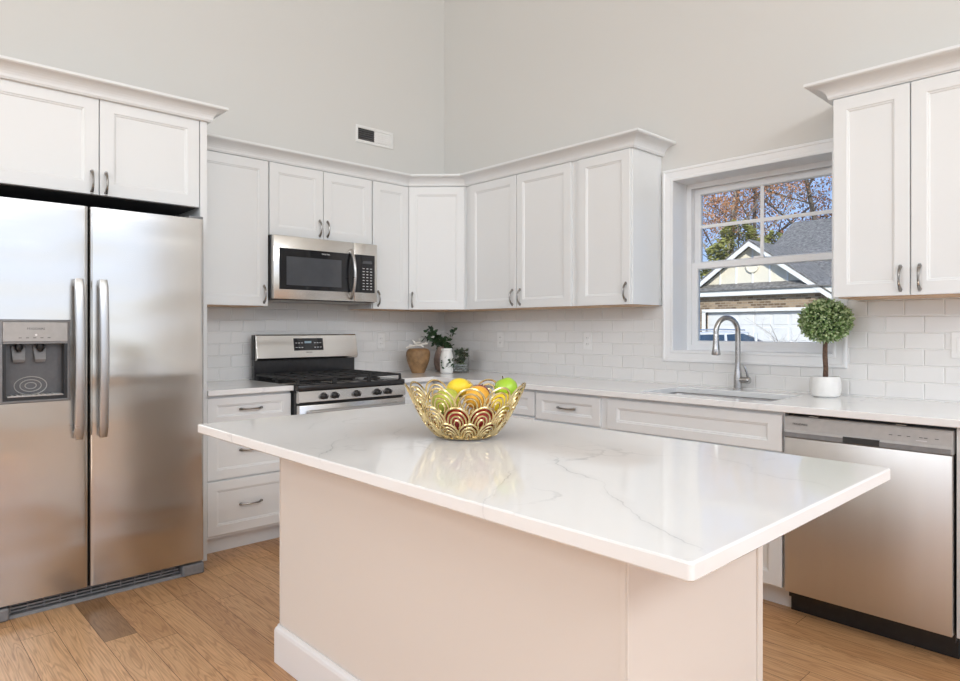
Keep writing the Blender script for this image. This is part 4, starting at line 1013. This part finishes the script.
for r_ in range(4):
    for k in range(8):
        w_ = (dx1 - dx0) / 8; mb.shaker(0, 0.001, 0, .001, 0, .001) if False else mb.box(dx0 + k * w_ + .05, dx0 + (k + 1) * w_ - .05, HY + .145, HY + .165, GZ + .05 + r_ * .55, GZ + .50 + r_ * .55, bev=.01, seg=1)
mb.build('door_panel', 'garage_white', gd)
mb = MB(); mb.box(dx0 - .14, dx1 + .14, HY - .03, HY + .1, gz_ - .02, gz_ + .09); mb.box(dx0 - .14, dx0, HY - .03, HY + .1, GZ, gz_); mb.box(dx1, dx1 + .14, HY - .03, HY + .1, GZ, gz_)
mb.build('garage_trim', 'siding_trim', c)
MB().box(gx0 - .2, gx1 + .2, HY - .28, HY + .1, 2.46, 2.66, bev=.01).build('frieze_board', 'siding_trim', c)
MB().rings([[(x, HY - .36, 2.66), (x, HY + .05, 2.66), (x, HY + .05, 2.93), (x, HY - .36, 2.70)] for x in (gx0 - .2, gx1 + .2)]).build('pent_roof', 'slate_shingle', c)
# gable wall with battens
gl_ = 2.66; mb = MB(); hwg = (AZ - .12 - gl_) / SL
mb.rings([[(AX - hwg, HY + d, gl_), (AX + hwg, HY + d, gl_), (AX, HY + d, AZ - .12)] for d in (.05, .2)])
mb.build('gable_wall', 'siding', c)
mb = MB()
for k in range(-5, 6):
    x = AX + k * .62; top = AZ - .14 - SL * abs(x - AX)
    if top > gl_ + .1: mb.box(x - .03, x + .03, HY + .02, HY + .05, gl_, top)
mb.build('battens', 'siding_trim', c)
def rake(s_):
    L_ = 3.35; mb = MB()
    def q(d, y): return [(AX + s_ * d, y, AZ - SL * d + .0), (AX + s_ * d, y, AZ - SL * d - .2)]
    a = q(0, HY - .30); b_ = q(L_, HY - .30); a2 = q(0, HY - .24); b2 = q(L_, HY - .24)
    mb.rings([[a[0], a[1], a2[1], a2[0]], [b_[0], b_[1], b2[1], b2[0]]])
    mb.build('rake_board', 'siding_trim', c)
    mb = MB(); y0_, y1_ = HY - .30, HY + 6.5
    mb.rings([[(AX, y0_, AZ + .05), (AX, y0_, AZ - .02), (AX, y1_, AZ - .02), (AX, y1_, AZ + .05)], [(AX + s_ * L_, y0_, AZ - SL * L_ + .05), (AX + s_ * L_, y0_, AZ - SL * L_ - .02), (AX + s_ * L_, y1_, AZ - SL * L_ - .02), (AX + s_ * L_, y1_, AZ - SL * L_ + .05)]])
    mb.build('gable_roof', 'slate_shingle', c)
rake(-1); rake(1)
# main roof behind, rising to the right
mb = MB(); ry, rz0, rz1 = 21.5, 2.6, 6.12
mb.rings([[(-7.95, ry, rz0), (14, ry, rz0), (14, ry + 6, rz1), (-7.95, ry + 6, rz1)], [(-7.95, ry + .1, rz0 - .15), (14, ry + .1, rz0 - .15), (14, ry + 6, rz1 - .2), (-7.95, ry + 6, rz1 - .2)]])
mb.build('main_roof', 'slate_shingle', c)
MB().box(-2.4, 13.5, ry + .6, ry + .9, GZ, 2.85).build('main_wall', 'siding', c)
# round vent ring
MB(frame(AX, HY + .05, 0)).lathe(0, 3.52, [(.24, 0), (.24, .07), (.20, .08), (.19, .05), (.02, .05)], 24, axis='n').build('gable_vent', 'siding', c)

# car by the garage
cx0, cy0 = -3.75, 13.2
c = thing('parked_car', (cx0, cy0, GZ + .03), 'silver car with roof rails parked before the neighbouring garage', 'car')
FCc = lambda a, n, z: (cx0 + a * .92 - n * .39, cy0 + a * .39 + n * .92, GZ + .03 + z)
def loft(stations):
    mb = MB(FCc)
    mb.rings([[(a, -w_, z0_), (a, w_, z0_), (a, w_ * 1.0, z0_ + (z1_ - z0_) * .6), (a, w_ * .9, z1_), (a, -w_ * .9, z1_), (a, -w_, z0_ + (z1_ - z0_) * .6)] for a, w_, z0_, z1_ in stations]); return mb
loft([(-2.25, .75, .3, .75), (-2.1, .88, .22, .92), (-.9, .92, .2, 1.0), (.9, .92, .2, 1.0), (1.7, .9, .22, .86), (2.25, .75, .3, .65)]).build('body', 'car_silver', c, smooth=True)
loft([(-1.75, .76, .98, 1.02), (-1.35, .78, .99, 1.36), (.15, .78, .99, 1.40), (.95, .76, .97, 1.02)]).build('windows', 'car_window', c)
loft([(-1.40, .70, 1.355, 1.40), (-.6, .72, 1.37, 1.455), (.25, .70, 1.36, 1.43)]).build('roof', 'car_silver', c, smooth=True)
mb = MB(FCc)
for s_ in (-1, 1):
    for a in (-1.05, -.25, .45): mb.tube([(a, s_ * .795, .99), (a, s_ * .79, 1.2), (a - .02, s_ * .715, 1.40)], .035, 6)
mb.build('door_pillars', 'car_silver', c)
mb = MB(FCc)
for s_ in (-.62, .62): mb.tube([(-1.2, s_, 1.47), (-.5, s_, 1.50), (.15, s_, 1.48)], .02, 6)
mb.build('roof_rails', 'steel', c)
for a in (-1.4, 1.4):
    for n_ in (-.93, .93):
        MB(FCc).rings([[(a + .32 * math.cos(2 * PI * k / 20), n_ + w_, .32 + .32 * math.sin(2 * PI * k / 20)) for k in range(20)] for w_ in (-.1, .02)]).build('wheel', 'tyre', c)

# trees
def tree(x, y, h, seed, leafm, nleaf, label, bark='bark_grey', lsize=.155, leafprob=1.0, spread=.36, thin=.035):
    rnd = random.Random(seed); c = thing('tree', (x, y, GZ), label, 'tree', 'trees behind the neighbouring house')
    mb = MB(); tips = []
    def grow(p, d, L_, r, lv):
        n = 4; pts = [p]; q = p.copy(); dd = d.copy()
        for i in range(n):
            dd = (dd + Vector((rnd.gauss(0, .13), rnd.gauss(0, .13), .04))).normalized(); q = q + dd * L_ / n; pts.append(q.copy())
        mb.tube([tuple(v) for v in pts], [r * (1 - .45 * i / n) for i in range(n + 1)], 6 if lv < 2 else 4)
        if lv >= 2: tips.extend(pts[1:])
        if lv >= 4: return
        for k in range(5 if lv else 10):
            t_ = rnd.uniform(.30, 1.0) if lv == 0 else rnd.uniform(.25, 1); i = min(n - 1, int(t_ * n)); b_ = pts[i].lerp(pts[i + 1], t_ * n - i)
            an = rnd.uniform(0, 2 * PI); side = Vector((math.cos(an), math.sin(an), rnd.uniform(.1, .7)))
            grow(b_, (dd * .5 + side).normalized(), L_ * rnd.uniform(.38, .6) * (1.0 if lv else .8), r * rnd.uniform(.3, .5), lv + 1)
    grow(Vector((x, y, GZ)), Vector((rnd.gauss(0, .03), rnd.gauss(0, .03), 1)).normalized(), h, h * .0105, 0)
    mb.build('branches', bark, c)
    if nleaf:
        mb = MB()
        for i in range(nleaf):
            p = rnd.choice(tips) + Vector((rnd.gauss(0, spread), rnd.gauss(0, spread), rnd.gauss(0, spread)))
            d = Vector((rnd.gauss(0, 1), rnd.gauss(0, 1), rnd.gauss(0, 1))).normalized(); s_ = d.cross(Vector((rnd.gauss(0, 1), rnd.gauss(0, 1), rnd.gauss(0, 1)))).normalized(); z_ = lsize * rnd.uniform(.5, 1.1)
            mb.bm.faces.new([mb.P(tuple(v)) for v in (p, p + d * z_ * .5 + s_ * z_ * .4, p + d * z_, p + d * z_ * .5 - s_ * z_ * .4)])
        mb.build('foliage', leafm, c)
    return c
def evergreen(x, y, h, seed, label, R_=2.4, n=3000):
    rnd = random.Random(seed); c = thing('evergreen_tree', (x, y, GZ), label, 'tree', 'trees behind the neighbouring house')
    MB().tube([(x, y, GZ), (x, y, GZ + h * .95)], [h * .02, .02], 8).build('trunk', 'bark_grey', c)
    mb = MB()
    for i in range(n):
        u = rnd.random() ** .7; z_ = GZ + h * (.12 + .88 * (1 - u)); rr_ = R_ * u ** .6 * rnd.uniform(.5, 1.05) * (1 + .15 * math.sin(z_ * 6)); an = rnd.uniform(0, 2 * PI)
        p = Vector((x + rr_ * math.cos(an), y + rr_ * math.sin(an), z_)); d = Vector((math.cos(an), math.sin(an), rnd.uniform(-.6, .3))).normalized()
        s_ = d.cross(Vector((rnd.gauss(0, 1), rnd.gauss(0, 1), rnd.gauss(0, 1)))).normalized(); L_ = rnd.uniform(.14, .32)
        mb.bm.faces.new([mb.P(tuple(v)) for v in (p, p + d * L_ * .5 + s_ * L_ * .22, p + d * L_, p + d * L_ * .5 - s_ * L_ * .22)])
    mb.build('foliage', 'evergreen_leaf', c)
TR = [(-15.0, 33, 13, 'autumn_leaf', 900, 'pale-barked tree with orange leaves at the far left of the window', 'bark_pale'),
      (-15.6, 38, 15, 'autumn_leaf', 1100, 'tree with orange-brown leaves left of the vertical window bar', 'bark_grey'),
      (-12.3, 34, 14, 'russet_leaf', 900, 'russet-leaved tree above the peak of the neighbouring gable', 'bark_grey'),
      (-9.3, 37, 15, 'autumn_leaf', 350, 'nearly bare tree against the open blue sky', 'bark_grey'),
      (-6.6, 35, 14, 'autumn_leaf', 900, 'dark-trunked tree with orange leaves over the slate roof', 'bark_grey'),
      (-3.8, 38, 15, 'autumn_leaf', 1000, 'orange-leaved tree at the right end of the window view', 'bark_grey')]
for i, (x, y, h, lm, nl, lab, bk_) in enumerate(TR): tree(x, y, h, 30 + i, lm, int(nl * 9), lab, bk_)
evergreen(-11.7, 30, 7.25, 5, 'olive-green evergreen just left of the gable peak', 3.0, 11000)
evergreen(-9.9, 30.2, 6.5, 6, 'olive-green evergreen just right of the gable peak', 2.6, 8000)
evergreen(-6.4, 32.5, 7.6, 9, 'evergreen whose top shows over the slate roof', 2.2, 5000)
# bare sapling outside the window
rnd = random.Random(5); mb = MB(); sx_, sy_ = -.62, 9.0
def twig(p, d, L_, r, lv):
    pts = [p]; q = p
    for i in range(3): d = (d + Vector((rnd.gauss(0, .15), rnd.gauss(0, .15), .03))).normalized(); q = q + d * L_ / 3; pts.append(q)
    mb.tube([tuple(v) for v in pts], [r, r * .8, r * .65, r * .5], 5)
    if lv < 3:
        for k in range(4 if lv else 8):
            j = rnd.randint(0, 2); b_ = pts[j].lerp(pts[j + 1], rnd.random()); an = rnd.uniform(0, 2 * PI)
            twig(b_, (d + Vector((math.cos(an), math.sin(an), .1)) * .9).normalized(), L_ * rnd.uniform(.35, .55), r * .5, lv + 1)
twig(Vector((sx_, sy_, GZ)), Vector((0, 0, 1)), 1.85, .009, 0)
tag(mb.build('sapling', 'bark_pale', origin=(sx_, sy_, GZ)), 'small bare twiggy sapling in front of the garage door', 'sapling')

for o in bpy.data.objects:
    if '_o' in o: del o['_o']
